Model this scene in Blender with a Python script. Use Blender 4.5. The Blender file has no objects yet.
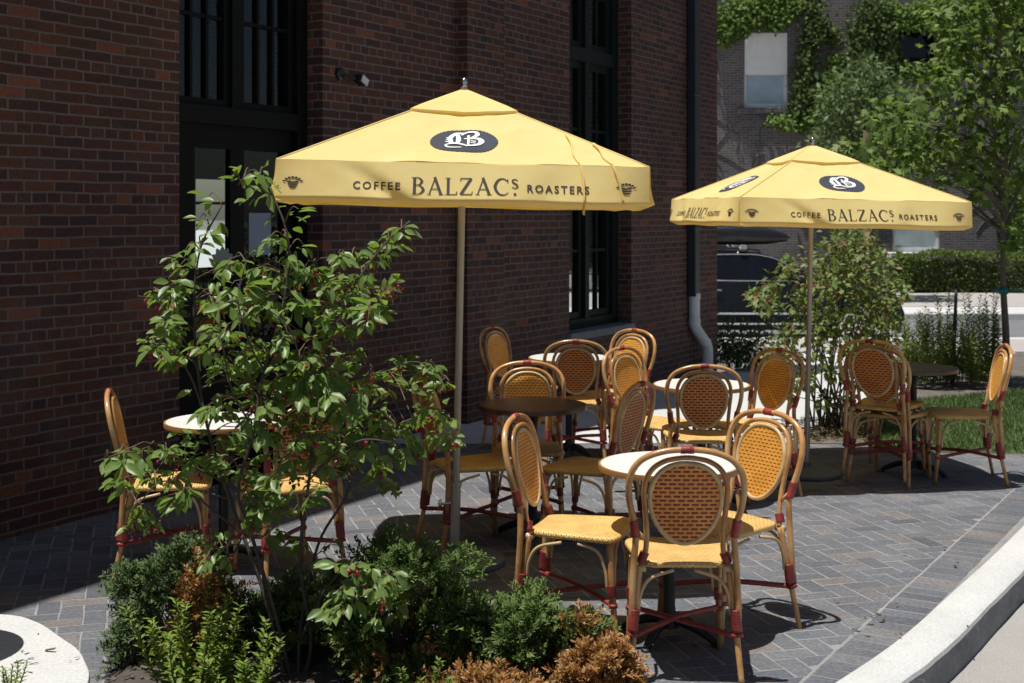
import bpy, math, random
import numpy as np
from mathutils import Vector, Matrix

random.seed(11)
RNG = np.random.default_rng(11)
SC = bpy.context.scene
COL = SC.collection
PI = math.pi
F, CAMH, HOR = 1350.0, 1.8, 213.0          # focal length in picture widths of 1024, eye height, horizon row


def at(px, py, Y):
    """Point at distance Y that lies in the direction read off the photograph."""
    return Vector(((px - 512) / F * Y, Y, CAMH - (py - HOR) / F * Y))


# ------------------------------------------------------------------ scene objects
def setp(o, label=None, cat=None, group=None, kind=None):
    if label: o['label'] = label
    if cat: o['category'] = cat
    if group: o['group'] = group
    if kind: o['kind'] = kind
    return o


def empty(name, loc=(0, 0, 0), rz=0.0, label=None, cat=None, group=None, kind=None):
    o = bpy.data.objects.new(name, None)
    COL.objects.link(o)
    o.location = loc
    o.rotation_euler = (0, 0, rz)
    o.empty_display_size = 0.1
    return setp(o, label, cat, group, kind)


def copy_tree(o, parent=None):
    c = o.copy()
    COL.objects.link(c)
    if parent is not None:
        c.parent = parent
    for ch in list(o.children):
        copy_tree(ch, c)
    return c


def mesh_obj(name, verts, faces, mats, parent=None, smooth=False, mi=None, uv=None):
    me = bpy.data.meshes.new(name)
    me.from_pydata(verts, [], faces)
    if not isinstance(mats, (list, tuple)):
        mats = [mats]
    for m in mats:
        me.materials.append(m)
    if mi is not None and len(mats) > 1:
        me.polygons.foreach_set('material_index', np.array(mi, dtype=np.int32))
    if smooth:
        me.polygons.foreach_set('use_smooth', np.ones(len(me.polygons), dtype=bool))
    if uv is not None:
        l = me.uv_layers.new(name='UVMap')
        idx = np.empty(len(me.loops), dtype=np.int32)
        me.loops.foreach_get('vertex_index', idx)
        l.data.foreach_set('uv', np.asarray(uv, dtype=np.float32)[idx].ravel())
    me.update()
    o = bpy.data.objects.new(name, me)
    COL.objects.link(o)
    if parent is not None:
        o.parent = parent
    return o


def catmull(pts, n=6, closed=False):
    P = [Vector(p) for p in pts]
    out = []
    m = len(P)
    segs = m if closed else m - 1
    for i in range(segs):
        if closed:
            p0, p1, p2, p3 = P[(i - 1) % m], P[i], P[(i + 1) % m], P[(i + 2) % m]
        else:
            p0 = P[i - 1] if i > 0 else P[0] * 2 - P[1]
            p1, p2 = P[i], P[i + 1]
            p3 = P[i + 2] if i + 2 < m else P[-1] * 2 - P[-2]
        for k in range(n):
            t = k / n
            out.append(0.5 * ((2 * p1) + (p2 - p0) * t + (2 * p0 - 5 * p1 + 4 * p2 - p3) * t * t
                              + (-p0 + 3 * p1 - 3 * p2 + p3) * t ** 3))
    if not closed:
        out.append(P[-1].copy())
    return out


class MB:
    """Collects shapes; build() links them as one mesh object."""
    def __init__(s):
        s.v, s.f, s.m, s.uv = [], [], [], None

    def add(s, verts, faces, mi=0):
        b = len(s.v)
        s.v.extend([tuple(q) for q in verts])
        for f in faces:
            s.f.append([i + b for i in f])
            s.m.append(mi)

    def tube(s, pts, r, seg=8, closed=False, cap=True, mi=0, flat=1.0):
        P = [Vector(p) for p in pts]
        n = len(P)
        if not hasattr(r, '__len__'):
            r = [r] * n
        T = []
        for i in range(n):
            if closed:
                t = P[(i + 1) % n] - P[i - 1]
            else:
                t = P[min(i + 1, n - 1)] - P[max(i - 1, 0)]
            T.append(t.normalized() if t.length > 1e-9 else Vector((0, 0, 1)))
        up = Vector((0, 0, 1)) if abs(T[0].z) < 0.9 else Vector((1, 0, 0))
        N = (up - T[0] * up.dot(T[0])).normalized()
        vs, fs = [], []
        for i in range(n):
            if i:
                N = N - T[i] * N.dot(T[i])
                N = N.normalized() if N.length > 1e-6 else T[i].orthogonal().normalized()
            B = T[i].cross(N)
            for k in range(seg):
                a = 2 * PI * k / seg
                vs.append(P[i] + (N * math.cos(a) + B * math.sin(a) * flat) * r[i])
        rng = n if closed else n - 1
        for i in range(rng):
            j = (i + 1) % n
            for k in range(seg):
                k2 = (k + 1) % seg
                fs.append([i * seg + k, i * seg + k2, j * seg + k2, j * seg + k])
        if cap and not closed:
            fs.append([k for k in range(seg)][::-1])
            fs.append([(n - 1) * seg + k for k in range(seg)])
        s.add(vs, fs, mi)

    def box(s, x0, x1, y0, y1, z0, z1, mi=0, M=None):
        vs = [(x, y, z) for z in (z0, z1) for y in (y0, y1) for x in (x0, x1)]
        if M is not None:
            vs = [M @ Vector(v) for v in vs]
        s.add(vs, [(0, 2, 3, 1), (4, 5, 7, 6), (0, 1, 5, 4), (1, 3, 7, 5), (3, 2, 6, 7), (2, 0, 4, 6)], mi)

    def bbox(s, x0, x1, y0, y1, z0, z1, b=0.004, mi=0, M=None):
        """Box with chamfered edges."""
        import itertools
        vs, idx = [], {}
        X, Y, Z = (x0, x1), (y0, y1), (z0, z1)
        for a, c, e in itertools.product((0, 1), repeat=3):
            sx, sy, sz = (1, -1)[a], (1, -1)[c], (1, -1)[e]
            for ax in range(3):
                p = [X[a] + b * sx, Y[c] + b * sy, Z[e] + b * sz]
                p[ax] = (X, Y, Z)[ax][(a, c, e)[ax]]
                idx[(a, c, e, ax)] = len(vs)
                vs.append(p)
        fs = []
        for ax in range(3):
            o1, o2 = [k for k in range(3) if k != ax]
            for sd in (0, 1):
                q = []
                for (u, w) in ((0, 0), (1, 0), (1, 1), (0, 1)):
                    c = [0, 0, 0]; c[ax] = sd; c[o1] = u; c[o2] = w
                    q.append(idx[(*c, ax)])
                fs.append(q)
        for ax in range(3):
            o1, o2 = [k for k in range(3) if k != ax]
            for u in (0, 1):
                for w in (0, 1):
                    c0 = [0, 0, 0]; c0[o1] = u; c0[o2] = w
                    c1 = list(c0); c1[ax] = 1
                    fs.append([idx[(*c0, o1)], idx[(*c1, o1)], idx[(*c1, o2)], idx[(*c0, o2)]])
        for c in itertools.product((0, 1), repeat=3):
            fs.append([idx[(*c, 0)], idx[(*c, 1)], idx[(*c, 2)]])
        if M is not None:
            vs = [M @ Vector(v) for v in vs]
        s.add(vs, fs, mi)

    def lathe(s, prof, seg=24, c=(0, 0, 0), mi=0, M=None):
        vs, fs = [], []
        n = len(prof)
        for (r, z) in prof:
            for k in range(seg):
                a = 2 * PI * k / seg
                p = Vector((c[0] + r * math.cos(a), c[1] + r * math.sin(a), c[2] + z))
                vs.append(M @ p if M is not None else p)
        for i in range(n - 1):
            for k in range(seg):
                k2 = (k + 1) % seg
                fs.append([i * seg + k, i * seg + k2, (i + 1) * seg + k2, (i + 1) * seg + k])
        fs.append([k for k in range(seg)][::-1])
        fs.append([(n - 1) * seg + k for k in range(seg)])
        s.add(vs, fs, mi)

    def prism(s, outline, d0, d1, axis='y', mi=0, taper=None):
        """Extrude an (a, b) outline; axis y: (x, z) outline between y = d0 and d1; axis z: (x, y)."""
        n = len(outline)
        def mk(a, b, d):
            return (a, d, b) if axis == 'y' else ((a, b, d) if axis == 'z' else (d, a, b))
        vs = [mk(a, b, d0) for a, b in outline] + [mk(a, b, d1) for a, b in (taper or outline)]
        fs = [[i, (i + 1) % n, n + (i + 1) % n, n + i] for i in range(n)]
        fs.append(list(range(n))[::-1]); fs.append([n + i for i in range(n)])
        s.add(vs, fs, mi)

    def build(s, name, mats, parent=None, smooth=False, label=None, cat=None, group=None, kind=None, auto=None, bevel=None):
        o = mesh_obj(name, s.v, s.f, mats, parent, smooth or auto is not None, s.m, s.uv)
        if auto is not None:
            o.data.set_sharp_from_angle(angle=math.radians(auto))
        if bevel:
            b = o.modifiers.new('edge', 'BEVEL')
            b.width = bevel; b.segments = 2; b.limit_method = 'ANGLE'; b.angle_limit = math.radians(40)
        return setp(o, label, cat, group, kind)


# ------------------------------------------------------------------ materials
class NT:
    def __init__(s, name):
        m = bpy.data.materials.new(name)
        m.use_nodes = True
        s.mat, s.t = m, m.node_tree
        s.t.nodes.clear()
        s.out = s.n('ShaderNodeOutputMaterial')

    def n(s, typ, **kw):
        nd = s.t.nodes.new(typ)
        for k, v in kw.items():
            if isinstance(k, str) and hasattr(nd, k):
                setattr(nd, k, v)
        return nd

    def l(s, a, b):
        s.t.links.new(a, b)

    def val(s, sock, v):
        if hasattr(v, 'is_output'):
            s.l(v, sock)
        else:
            sock.default_value = v

    def coord(s, kind='Object'):
        return s.n('ShaderNodeTexCoord').outputs[kind]

    def noise(s, vec, scale, detail=4, rough=0.55, out='Fac'):
        nd = s.n('ShaderNodeTexNoise')
        s.l(vec, nd.inputs['Vector'])
        nd.inputs['Scale'].default_value = scale
        nd.inputs['Detail'].default_value = detail
        nd.inputs['Roughness'].default_value = rough
        return nd.outputs[out]

    def ramp(s, fac, stops, interp='LINEAR'):
        nd = s.n('ShaderNodeValToRGB')
        nd.color_ramp.interpolation = interp
        e = nd.color_ramp.elements
        while len(e) < len(stops):
            e.new(0.5)
        for i, (p, c) in enumerate(stops):
            e[i].position = p
            e[i].color = (*c, 1) if len(c) == 3 else c
        s.l(fac, nd.inputs['Fac'])
        return nd.outputs['Color']

    def mix(s, fac, a, b, mode='MIX'):
        nd = s.n('ShaderNodeMix', data_type='RGBA', blend_type=mode)
        s.val(nd.inputs[0], fac)
        for sock, v in ((nd.inputs[6], a), (nd.inputs[7], b)):
            if hasattr(v, 'is_output'):
                s.l(v, sock)
            else:
                sock.default_value = (*v, 1) if len(v) == 3 else v
        return nd.outputs[2]

    def math(s, op, a, b=None, c=None):
        nd = s.n('ShaderNodeMath', operation=op)
        s.val(nd.inputs[0], a)
        if b is not None: s.val(nd.inputs[1], b)
        if c is not None: s.val(nd.inputs[2], c)
        return nd.outputs[0]

    def bump(s, h, strength=0.3, dist=0.01, normal=None):
        nd = s.n('ShaderNodeBump')
        nd.inputs['Strength'].default_value = strength
        nd.inputs['Distance'].default_value = dist
        s.l(h, nd.inputs['Height'])
        if normal is not None:
            s.l(normal, nd.inputs['Normal'])
        return nd.outputs['Normal']

    def pbr(s, color, rough=0.6, metal=0.0, normal=None, spec=0.5, **kw):
        p = s.n('ShaderNodeBsdfPrincipled')
        c = p.inputs['Base Color']
        if hasattr(color, 'is_output'):
            s.l(color, c)
        else:
            c.default_value = (*color, 1)
        s.val(p.inputs['Roughness'], rough)
        s.val(p.inputs['Metallic'], metal)
        p.inputs['Specular IOR Level'].default_value = spec
        if normal is not None:
            s.l(normal, p.inputs['Normal'])
        for k, v in kw.items():
            s.val(p.inputs[k], v)
        s.l(p.outputs[0], s.out.inputs['Surface'])
        return p


def simple(name, col, rough=0.6, metal=0.0, var=0.18, scale=6.0, bump=0.0, bscale=60.0, spec=0.5):
    t = NT(name)
    co = t.coord()
    n = t.noise(co, scale, 5)
    c = t.ramp(n, [(0.3, [x * (1 - var) for x in col]), (0.7, [min(1, x * (1 + var)) for x in col])])
    nr = t.bump(t.noise(co, bscale, 4), bump, 0.004) if bump else None
    t.pbr(c, rough, metal, nr, spec)
    return t.mat


def leaf_mat(name, cols, trans=0.35, rough=0.45, spec=0.4):
    t = NT(name)
    rnd = t.n('ShaderNodeNewGeometry').outputs['Random Per Island']
    k = len(cols)
    c = t.ramp(rnd, [((i + 0.5) / k, q) for i, q in enumerate(cols)])
    p = t.pbr(c, rough, 0, None, spec)
    tr = t.n('ShaderNodeBsdfTranslucent')
    t.l(t.mix(1.0, c, (1.25, 1.3, 0.5), 'MULTIPLY'), tr.inputs['Color'])
    mx = t.n('ShaderNodeMixShader')
    mx.inputs[0].default_value = trans
    t.l(p.outputs[0], mx.inputs[1]); t.l(tr.outputs[0], mx.inputs[2])
    t.l(mx.outputs[0], t.out.inputs['Surface'])
    return t.mat


def rattan_mat():
    t = NT('rattan cane')
    co = t.coord()
    n1 = t.noise(co, 9, 3)
    n2 = t.noise(co, 70, 3)
    c = t.ramp(n1, [(0.30, (0.32, 0.148, 0.050)), (0.48, (0.52, 0.268, 0.095)), (0.66, (0.66, 0.405, 0.18))])
    c = t.mix(t.math('MULTIPLY', n2, 0.35), c, (0.20, 0.10, 0.04))
    oi = t.n('ShaderNodeObjectInfo').outputs['Random']
    c = t.mix(1.0, c, t.ramp(oi, [(0.0, (0.78, 0.74, 0.70)), (0.5, (1.0, 1.0, 1.0)), (1.0, (1.12, 1.10, 1.06))]), 'MULTIPLY')
    t.pbr(c, 0.26, 0, t.bump(n2, 0.12, 0.002), 0.6)
    return t.mat


def weave_mat(name, strand, strand2, hole, bw, rh, gap, rough=0.45):
    """Woven cane: staggered dark gaps between raised strands (flat UVs in metres)."""
    t = NT(name)
    co = t.coord('UV')
    b = t.n('ShaderNodeTexBrick')
    t.l(co, b.inputs['Vector'])
    b.inputs['Scale'].default_value = 1.0
    b.inputs['Brick Width'].default_value = bw
    b.inputs['Row Height'].default_value = rh
    b.inputs['Mortar Size'].default_value = gap
    b.inputs['Mortar Smooth'].default_value = 0.25
    b.offset = 0.5
    b.inputs['Color1'].default_value = (0, 0, 0, 1); b.inputs['Color2'].default_value = (1, 1, 1, 1)
    b.inputs['Mortar'].default_value = (0.5, 0.5, 0.5, 1)
    n = t.noise(co, 40, 3)
    base = t.mix(t.ramp(n, [(0.3, (0, 0, 0)), (0.7, (1, 1, 1))]), strand, strand2)
    hol = t.mix(b.outputs['Color'], [x * 0.75 for x in hole], [x * 1.25 for x in hole])
    oi = t.n('ShaderNodeObjectInfo').outputs['Random']
    base = t.mix(1.0, base, t.ramp(oi, [(0.0, (0.86, 0.82, 0.78)), (0.6, (1.0, 1.0, 1.0)), (1.0, (1.06, 1.05, 1.0))]), 'MULTIPLY')
    wear = t.ramp(t.noise(co, 9, 4), [(0.35, (0.80, 0.76, 0.70)), (0.6, (1, 1, 1))])
    base = t.mix(1.0, base, wear, 'MULTIPLY')
    c = t.mix(b.outputs['Fac'], hol, base)
    t.pbr(c, rough, 0, t.bump(b.outputs['Fac'], 0.7, 0.004), 0.4)
    return t.mat


def brick_mat(name, cols, mortar, bw=0.218, rh=0.065, mort=0.0075, zoff=0.0975, squash=0.5, freq=6, grime=0.35):
    t = NT(name)
    co = t.coord()
    sp = t.n('ShaderNodeSeparateXYZ'); t.l(co, sp.inputs[0])
    u = t.math('ADD', sp.outputs['X'], sp.outputs['Y'])
    v = t.math('ADD', sp.outputs['Z'], zoff)
    wob = t.math('MULTIPLY', t.math('SUBTRACT', t.noise(co, 4.5, 4), 0.5), 0.018)
    v = t.math('ADD', v, wob)
    u = t.math('ADD', u, t.math('MULTIPLY', t.math('SUBTRACT', t.noise(co, 6.0, 3), 0.5), 0.02))
    cb = t.n('ShaderNodeCombineXYZ')
    t.l(u, cb.inputs[0]); t.l(v, cb.inputs[1])
    b = t.n('ShaderNodeTexBrick')
    t.l(cb.outputs[0], b.inputs['Vector'])
    b.inputs['Scale'].default_value = 1.0
    b.inputs['Brick Width'].default_value = bw
    b.inputs['Row Height'].default_value = rh
    b.inputs['Mortar Size'].default_value = mort
    b.inputs['Mortar Smooth'].default_value = 0.35
    b.offset = 0.5; b.offset_frequency = 2
    b.squash = squash; b.squash_frequency = freq
    b.inputs['Color1'].default_value = (0, 0, 0, 1); b.inputs['Color2'].default_value = (1, 1, 1, 1)
    b.inputs['Mortar'].default_value = (0.5, 0.5, 0.5, 1)
    k = len(cols)
    bc = t.ramp(b.outputs['Color'], [(i / (k - 1) * 0.955, q) for i, q in enumerate(cols)], 'CONSTANT')
    fine = t.noise(co, 45, 5, 0.65)
    big = t.noise(co, 0.9, 5, 0.6)
    bc = t.mix(0.8, bc, t.ramp(fine, [(0.3, (0.62, 0.62, 0.62)), (0.7, (1.25, 1.25, 1.25))]), 'MULTIPLY')
    mc = t.mix(t.noise(co, 14, 4), [x * 0.65 for x in mortar], [min(1, x * 1.3) for x in mortar])
    c = t.mix(b.outputs['Fac'], bc, mc)
    c = t.mix(grime, c, t.ramp(big, [(0.3, (0.55, 0.55, 0.58)), (0.7, (1.15, 1.12, 1.08))]), 'MULTIPLY')
    low = t.math('MULTIPLY', t.math('SUBTRACT', 1.9, sp.outputs['Z']), 0.7)
    low = t.math('MINIMUM', t.math('MAXIMUM', low, 0.0), 1.0)
    st = t.ramp(t.noise(co, 1.7, 6, 0.68), [(0.46, (0, 0, 0)), (0.66, (1, 1, 1))])
    c = t.mix(t.math('MULTIPLY', t.math('MULTIPLY', st, low), 0.55), c, [x * 0.72 for x in mortar])
    st2 = t.ramp(t.noise(co, 5.5, 6, 0.7), [(0.60, (0, 0, 0)), (0.70, (1, 1, 1))])
    c = t.mix(t.math('MULTIPLY', st2, 0.35), c, [x * 0.45 for x in mortar])
    h = t.math('SUBTRACT', t.math('MULTIPLY', fine, 0.35), b.outputs['Fac'])
    t.pbr(c, 0.85, 0, t.bump(h, 0.6, 0.006), 0.3)
    return t.mat


def glass_mat(name, tint=(0.02, 0.025, 0.025), mixv=0.35, rough=0.02):
    t = NT(name)
    g = t.n('ShaderNodeBsdfGlossy'); g.inputs['Roughness'].default_value = rough
    g.inputs['Color'].default_value = (0.9, 0.95, 1, 1)
    tr = t.n('ShaderNodeBsdfTransparent'); tr.inputs['Color'].default_value = (0.90, 0.94, 0.93, 1)
    fr = t.n('ShaderNodeFresnel'); fr.inputs['IOR'].default_value = 1.5
    f = t.math('MULTIPLY', fr.outputs[0], t.math('SUBTRACT', 1.0, t.n('ShaderNodeNewGeometry').outputs['Backfacing']))
    mx = t.n('ShaderNodeMixShader')
    t.l(f, mx.inputs[0]); t.l(tr.outputs[0], mx.inputs[1]); t.l(g.outputs[0], mx.inputs[2])
    t.l(mx.outputs[0], t.out.inputs['Surface'])
    return t.mat


def canopy_mat():
    t = NT('yellow canvas')
    co = t.coord()
    n = t.noise(co, 5, 4)
    w = t.noise(co, 420, 2)
    dirt = t.ramp(t.noise(co, 2.6, 6, 0.7), [(0.45, (1, 1, 1)), (0.8, (0.86, 0.84, 0.80))])
    c = t.ramp(n, [(0.3, (0.91, 0.752, 0.32)), (0.7, (0.925, 0.785, 0.37))])
    c = t.mix(1.0, c, dirt, 'MULTIPLY')
    p = t.pbr(c, 0.75, 0, t.bump(t.math('ADD', t.math('MULTIPLY', w, 0.15), t.noise(co, 11, 3)), 0.22, 0.01), 0.25)
    tr = t.n('ShaderNodeBsdfTranslucent'); tr.inputs['Color'].default_value = (0.93, 0.66, 0.14, 1)
    mx = t.n('ShaderNodeMixShader'); mx.inputs[0].default_value = 0.36
    t.l(p.outputs[0], mx.inputs[1]); t.l(tr.outputs[0], mx.inputs[2])
    t.l(mx.outputs[0], t.out.inputs['Surface'])
    return t.mat


def paver_mat():
    t = NT('clay pavers')
    rnd = t.n('ShaderNodeNewGeometry').outputs['Random Per Island']
    co = t.coord()
    c = t.ramp(rnd, [(0.0, (0.090, 0.096, 0.112)), (0.2, (0.136, 0.141, 0.154)), (0.36, (0.110, 0.119, 0.140)),
                     (0.55, (0.152, 0.154, 0.163)), (0.75, (0.116, 0.122, 0.135)), (0.90, (0.160, 0.152, 0.152)), (0.98, (0.182, 0.157, 0.148))])
    f = t.noise(co, 55, 6, 0.7)
    g = t.noise(co, 2.2, 5, 0.6)
    c = t.mix(0.75, c, t.ramp(f, [(0.3, (0.40, 0.40, 0.40)), (0.7, (1.5, 1.5, 1.5))]), 'MULTIPLY')
    c = t.mix(0.8, c, t.ramp(g, [(0.3, (0.72, 0.72, 0.74)), (0.7, (1.2, 1.19, 1.17))]), 'MULTIPLY')
    t.pbr(c, 0.8, 0, t.bump(f, 0.35, 0.004), 0.35)
    return t.mat


def ground_mat(name, c1, c2, scale=1.5, fine=60, rough=0.9, bump=0.4, stain=None):
    t = NT(name)
    co = t.coord()
    n = t.noise(co, scale, 6, 0.6)
    f = t.noise(co, fine, 5, 0.7)
    c = t.mix(t.ramp(n, [(0.3, (0, 0, 0)), (0.7, (1, 1, 1))]), c1, c2)
    c = t.mix(0.7, c, t.ramp(f, [(0.3, (0.7, 0.7, 0.7)), (0.7, (1.2, 1.2, 1.2))]), 'MULTIPLY')
    if stain:
        s = t.ramp(t.noise(co, stain[0], 5, 0.65), [(0.56, (0, 0, 0)), (0.72, (1, 1, 1))])
        c = t.mix(t.math('MULTIPLY', s, stain[2]), c, stain[1])
    t.pbr(c, rough, 0, t.bump(f, bump, 0.006), 0.3)
    return t.mat


M = {}
M['rattan'] = rattan_mat()
M['rattan_light'] = simple('pale split cane', (0.54, 0.38, 0.19), 0.35, var=0.25, scale=14)
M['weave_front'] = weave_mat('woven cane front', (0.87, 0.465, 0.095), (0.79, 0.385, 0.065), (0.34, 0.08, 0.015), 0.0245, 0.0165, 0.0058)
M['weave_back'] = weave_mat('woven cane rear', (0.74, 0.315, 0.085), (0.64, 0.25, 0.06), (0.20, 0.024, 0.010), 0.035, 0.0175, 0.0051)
M['weave_seat'] = weave_mat('woven cane seat', (0.80, 0.56, 0.22), (0.73, 0.485, 0.17), (0.44, 0.21, 0.06), 0.0235, 0.0118, 0.0044)
M['red'] = simple('red cord binding', (0.255, 0.034, 0.030), 0.5, var=0.35, scale=30, bump=0.25, bscale=160)
M['white_top'] = simple('white laminate', (0.72, 0.73, 0.70), 0.3, var=0.03)
M['dark_top'] = simple('brown table top', (0.085, 0.055, 0.042), 0.36, var=0.3, scale=9)
M['edge_wood'] = simple('table edge trim', (0.33, 0.17, 0.055), 0.42, var=0.2)
M['iron'] = simple('black cast iron', (0.016, 0.016, 0.017), 0.5, bump=0.1)
M['canvas'] = canopy_mat()
M['ink'] = simple('dark printed ink', (0.032, 0.026, 0.022), 0.7)
M['navy'] = simple('navy printed ink', (0.032, 0.037, 0.055), 0.7)
M['white_ink'] = simple('white printed ink', (0.80, 0.80, 0.78), 0.7, var=0.02)
M['pole'] = simple('bronze pole', (0.40, 0.36, 0.32), 0.38, 0.55, var=0.08)
M['steel'] = simple('polished steel', (0.62, 0.62, 0.62), 0.22, 1.0, var=0.05)
M['base_grey'] = simple('umbrella base', (0.115, 0.12, 0.13), 0.6, bump=0.1)
M['brick'] = brick_mat('old red brick', [(0.108, 0.046, 0.033), (0.084, 0.039, 0.032), (0.130, 0.054, 0.035), (0.066, 0.036, 0.034),
                                         (0.114, 0.045, 0.031), (0.088, 0.043, 0.031), (0.079, 0.034, 0.030), (0.106, 0.050, 0.041),
                                         (0.094, 0.040, 0.033), (0.070, 0.036, 0.034), (0.108, 0.049, 0.033), (0.21, 0.075, 0.046)], (0.165, 0.137, 0.128), grime=0.7)
M['far_brick'] = brick_mat('grey painted brick', [(0.125, 0.115, 0.117), (0.148, 0.135, 0.133), (0.108, 0.10, 0.104), (0.16, 0.14, 0.13), (0.133, 0.121, 0.125)],
                           (0.27, 0.255, 0.25), bw=0.22, rh=0.072, mort=0.009, squash=1.0, grime=0.7)
M['frame'] = simple('black painted frame', (0.006, 0.0065, 0.007), 0.6, spec=0.15)
M['window_frame'] = simple('dark green painted frame', (0.010, 0.014, 0.014), 0.55, spec=0.2)
M['glass'] = glass_mat('window glass')
M['inside'] = simple('dim interior', (0.03, 0.027, 0.024), 0.9)
M['stone_sill'] = simple('stone sill', (0.16, 0.17, 0.18), 0.85, bump=0.3)
M['paper'] = simple('white paper sheet', (0.80, 0.84, 0.82), 0.6, var=0.04)
M['panel_blue'] = simple('blue grey panel', (0.24, 0.30, 0.40), 0.6, var=0.06)
M['decal'] = simple('grey green decal', (0.19, 0.24, 0.21), 0.5, var=0.1)
M['frost'] = simple('frosted pane', (0.42, 0.45, 0.46), 0.5, var=0.1)
M['pipe_dark'] = simple('dark painted downspout', (0.022, 0.026, 0.034), 0.45)
M['pipe_pale'] = simple('pale grey plastic pipe', (0.60, 0.62, 0.65), 0.5, var=0.1)
M['paver'] = paver_mat()
M['sand'] = ground_mat('jointing sand', (0.21, 0.21, 0.208), (0.29, 0.287, 0.28), 3, 90)
M['concrete'] = ground_mat('pale concrete', (0.49, 0.495, 0.485), (0.56, 0.56, 0.545), 1.2, 70, stain=(5, (0.42, 0.41, 0.40), 0.4))
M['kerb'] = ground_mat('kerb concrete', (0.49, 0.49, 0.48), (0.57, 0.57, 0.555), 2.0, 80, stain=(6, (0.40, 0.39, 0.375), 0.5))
M['kerb_face'] = ground_mat('shade-darkened kerb face', (0.19, 0.19, 0.20), (0.30, 0.30, 0.30), 4.0, 40, bump=0.9)  # kerb concrete darkened: the shade on this face is put into its colour
M['apron'] = ground_mat('worn driveway', (0.30, 0.285, 0.265), (0.36, 0.345, 0.325), 1.4, 90, stain=(3.5, (0.22, 0.21, 0.2), 0.5))
M['asphalt'] = ground_mat('asphalt', (0.15, 0.15, 0.16), (0.18, 0.18, 0.188), 0.8, 60)
M['sidewalk'] = ground_mat('sidewalk concrete', (0.35, 0.325, 0.31), (0.41, 0.38, 0.365), 0.8, 50)
M['soil'] = ground_mat('mulch', (0.055, 0.046, 0.040), (0.105, 0.088, 0.076), 9, 70, bump=1.0)
M['dry_soil'] = ground_mat('dry soil', (0.10, 0.085, 0.07), (0.17, 0.15, 0.125), 5, 60, bump=1.0)
M['turf'] = ground_mat('turf', (0.045, 0.075, 0.022), (0.075, 0.11, 0.035), 2, 50)
M['earth'] = ground_mat('earth', (0.16, 0.155, 0.15), (0.2, 0.195, 0.185), 0.4, 20)
M['bark'] = simple('grey bark', (0.13, 0.105, 0.085), 0.85, var=0.35, scale=20, bump=0.5, bscale=80)
M['bark_dark'] = simple('dark bark', (0.075, 0.06, 0.05), 0.85, var=0.35, scale=20, bump=0.5)
M['twig'] = simple('brown twig', (0.15, 0.095, 0.06), 0.7, var=0.3, scale=20)
M['berry'] = simple('red berry', (0.30, 0.018, 0.03), 0.3, var=0.4, scale=40)
M['leaf_service'] = leaf_mat('serviceberry leaf', [(0.165, 0.25, 0.06), (0.22, 0.315, 0.09), (0.12, 0.195, 0.05), (0.19, 0.285, 0.075), (0.26, 0.345, 0.12), (0.14, 0.22, 0.058)], 0.45, 0.38, 0.4)
M['leaf_service_far'] = leaf_mat('far serviceberry leaf', [(0.145, 0.195, 0.055), (0.18, 0.24, 0.075), (0.115, 0.165, 0.05), (0.2, 0.25, 0.085), (0.16, 0.21, 0.07), (0.13, 0.18, 0.05), (0.15, 0.205, 0.06), (0.185, 0.235, 0.075), (0.24, 0.13, 0.07)], 0.28, 0.5, 0.22)
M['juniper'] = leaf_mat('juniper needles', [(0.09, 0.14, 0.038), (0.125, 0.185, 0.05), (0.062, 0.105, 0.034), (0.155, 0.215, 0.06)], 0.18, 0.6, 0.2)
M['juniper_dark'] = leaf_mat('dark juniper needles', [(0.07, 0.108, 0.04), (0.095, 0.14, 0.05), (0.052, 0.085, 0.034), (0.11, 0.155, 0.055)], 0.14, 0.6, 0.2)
M['dead'] = leaf_mat('dead orange needles', [(0.36, 0.17, 0.055), (0.48, 0.26, 0.1), (0.26, 0.11, 0.04), (0.54, 0.34, 0.15), (0.2, 0.1, 0.05)], 0.28, 0.5, 0.22)
M['shoot'] = leaf_mat('bright shoot leaf', [(0.19, 0.28, 0.045), (0.24, 0.33, 0.07), (0.15, 0.225, 0.04)], 0.3, 0.5, 0.2)
M['upright'] = leaf_mat('upright plant leaf', [(0.2, 0.26, 0.06), (0.25, 0.315, 0.085), (0.16, 0.21, 0.055)], 0.28, 0.5, 0.22)
M['maple'] = leaf_mat('maple leaf', [(0.1, 0.16, 0.035), (0.185, 0.26, 0.06), (0.075, 0.125, 0.03), (0.24, 0.31, 0.1), (0.13, 0.2, 0.045), (0.06, 0.1, 0.026)], 0.36, 0.55, 0.18)
M['greytree'] = leaf_mat('dull tree leaf', [(0.095, 0.14, 0.055), (0.125, 0.175, 0.075), (0.08, 0.115, 0.048)], 0.28, 0.5, 0.22)
M['ivy'] = leaf_mat('ivy leaf', [(0.125, 0.195, 0.04), (0.165, 0.245, 0.058), (0.09, 0.145, 0.032)], 0.2, 0.6, 0.12)
M['ivy_dark'] = leaf_mat('dark ivy leaf', [(0.075, 0.11, 0.03), (0.1, 0.14, 0.04), (0.055, 0.085, 0.026)], 0.2, 0.6, 0.12)
M['vine_bare'] = simple('bare vine stems', (0.10, 0.085, 0.075), 0.9)
M['hedge'] = leaf_mat('hedge leaf', [(0.105, 0.155, 0.04), (0.135, 0.19, 0.052), (0.085, 0.13, 0.038)], 0.28, 0.5, 0.22)
M['grass'] = leaf_mat('grass blade', [(0.12, 0.185, 0.065), (0.15, 0.22, 0.08), (0.17, 0.22, 0.1), (0.095, 0.155, 0.055)], 0.28, 0.5, 0.22)
M['car_paint'] = simple('black car paint', (0.006, 0.007, 0.011), 0.12, 0.0, var=0.1, spec=0.45)
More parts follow.
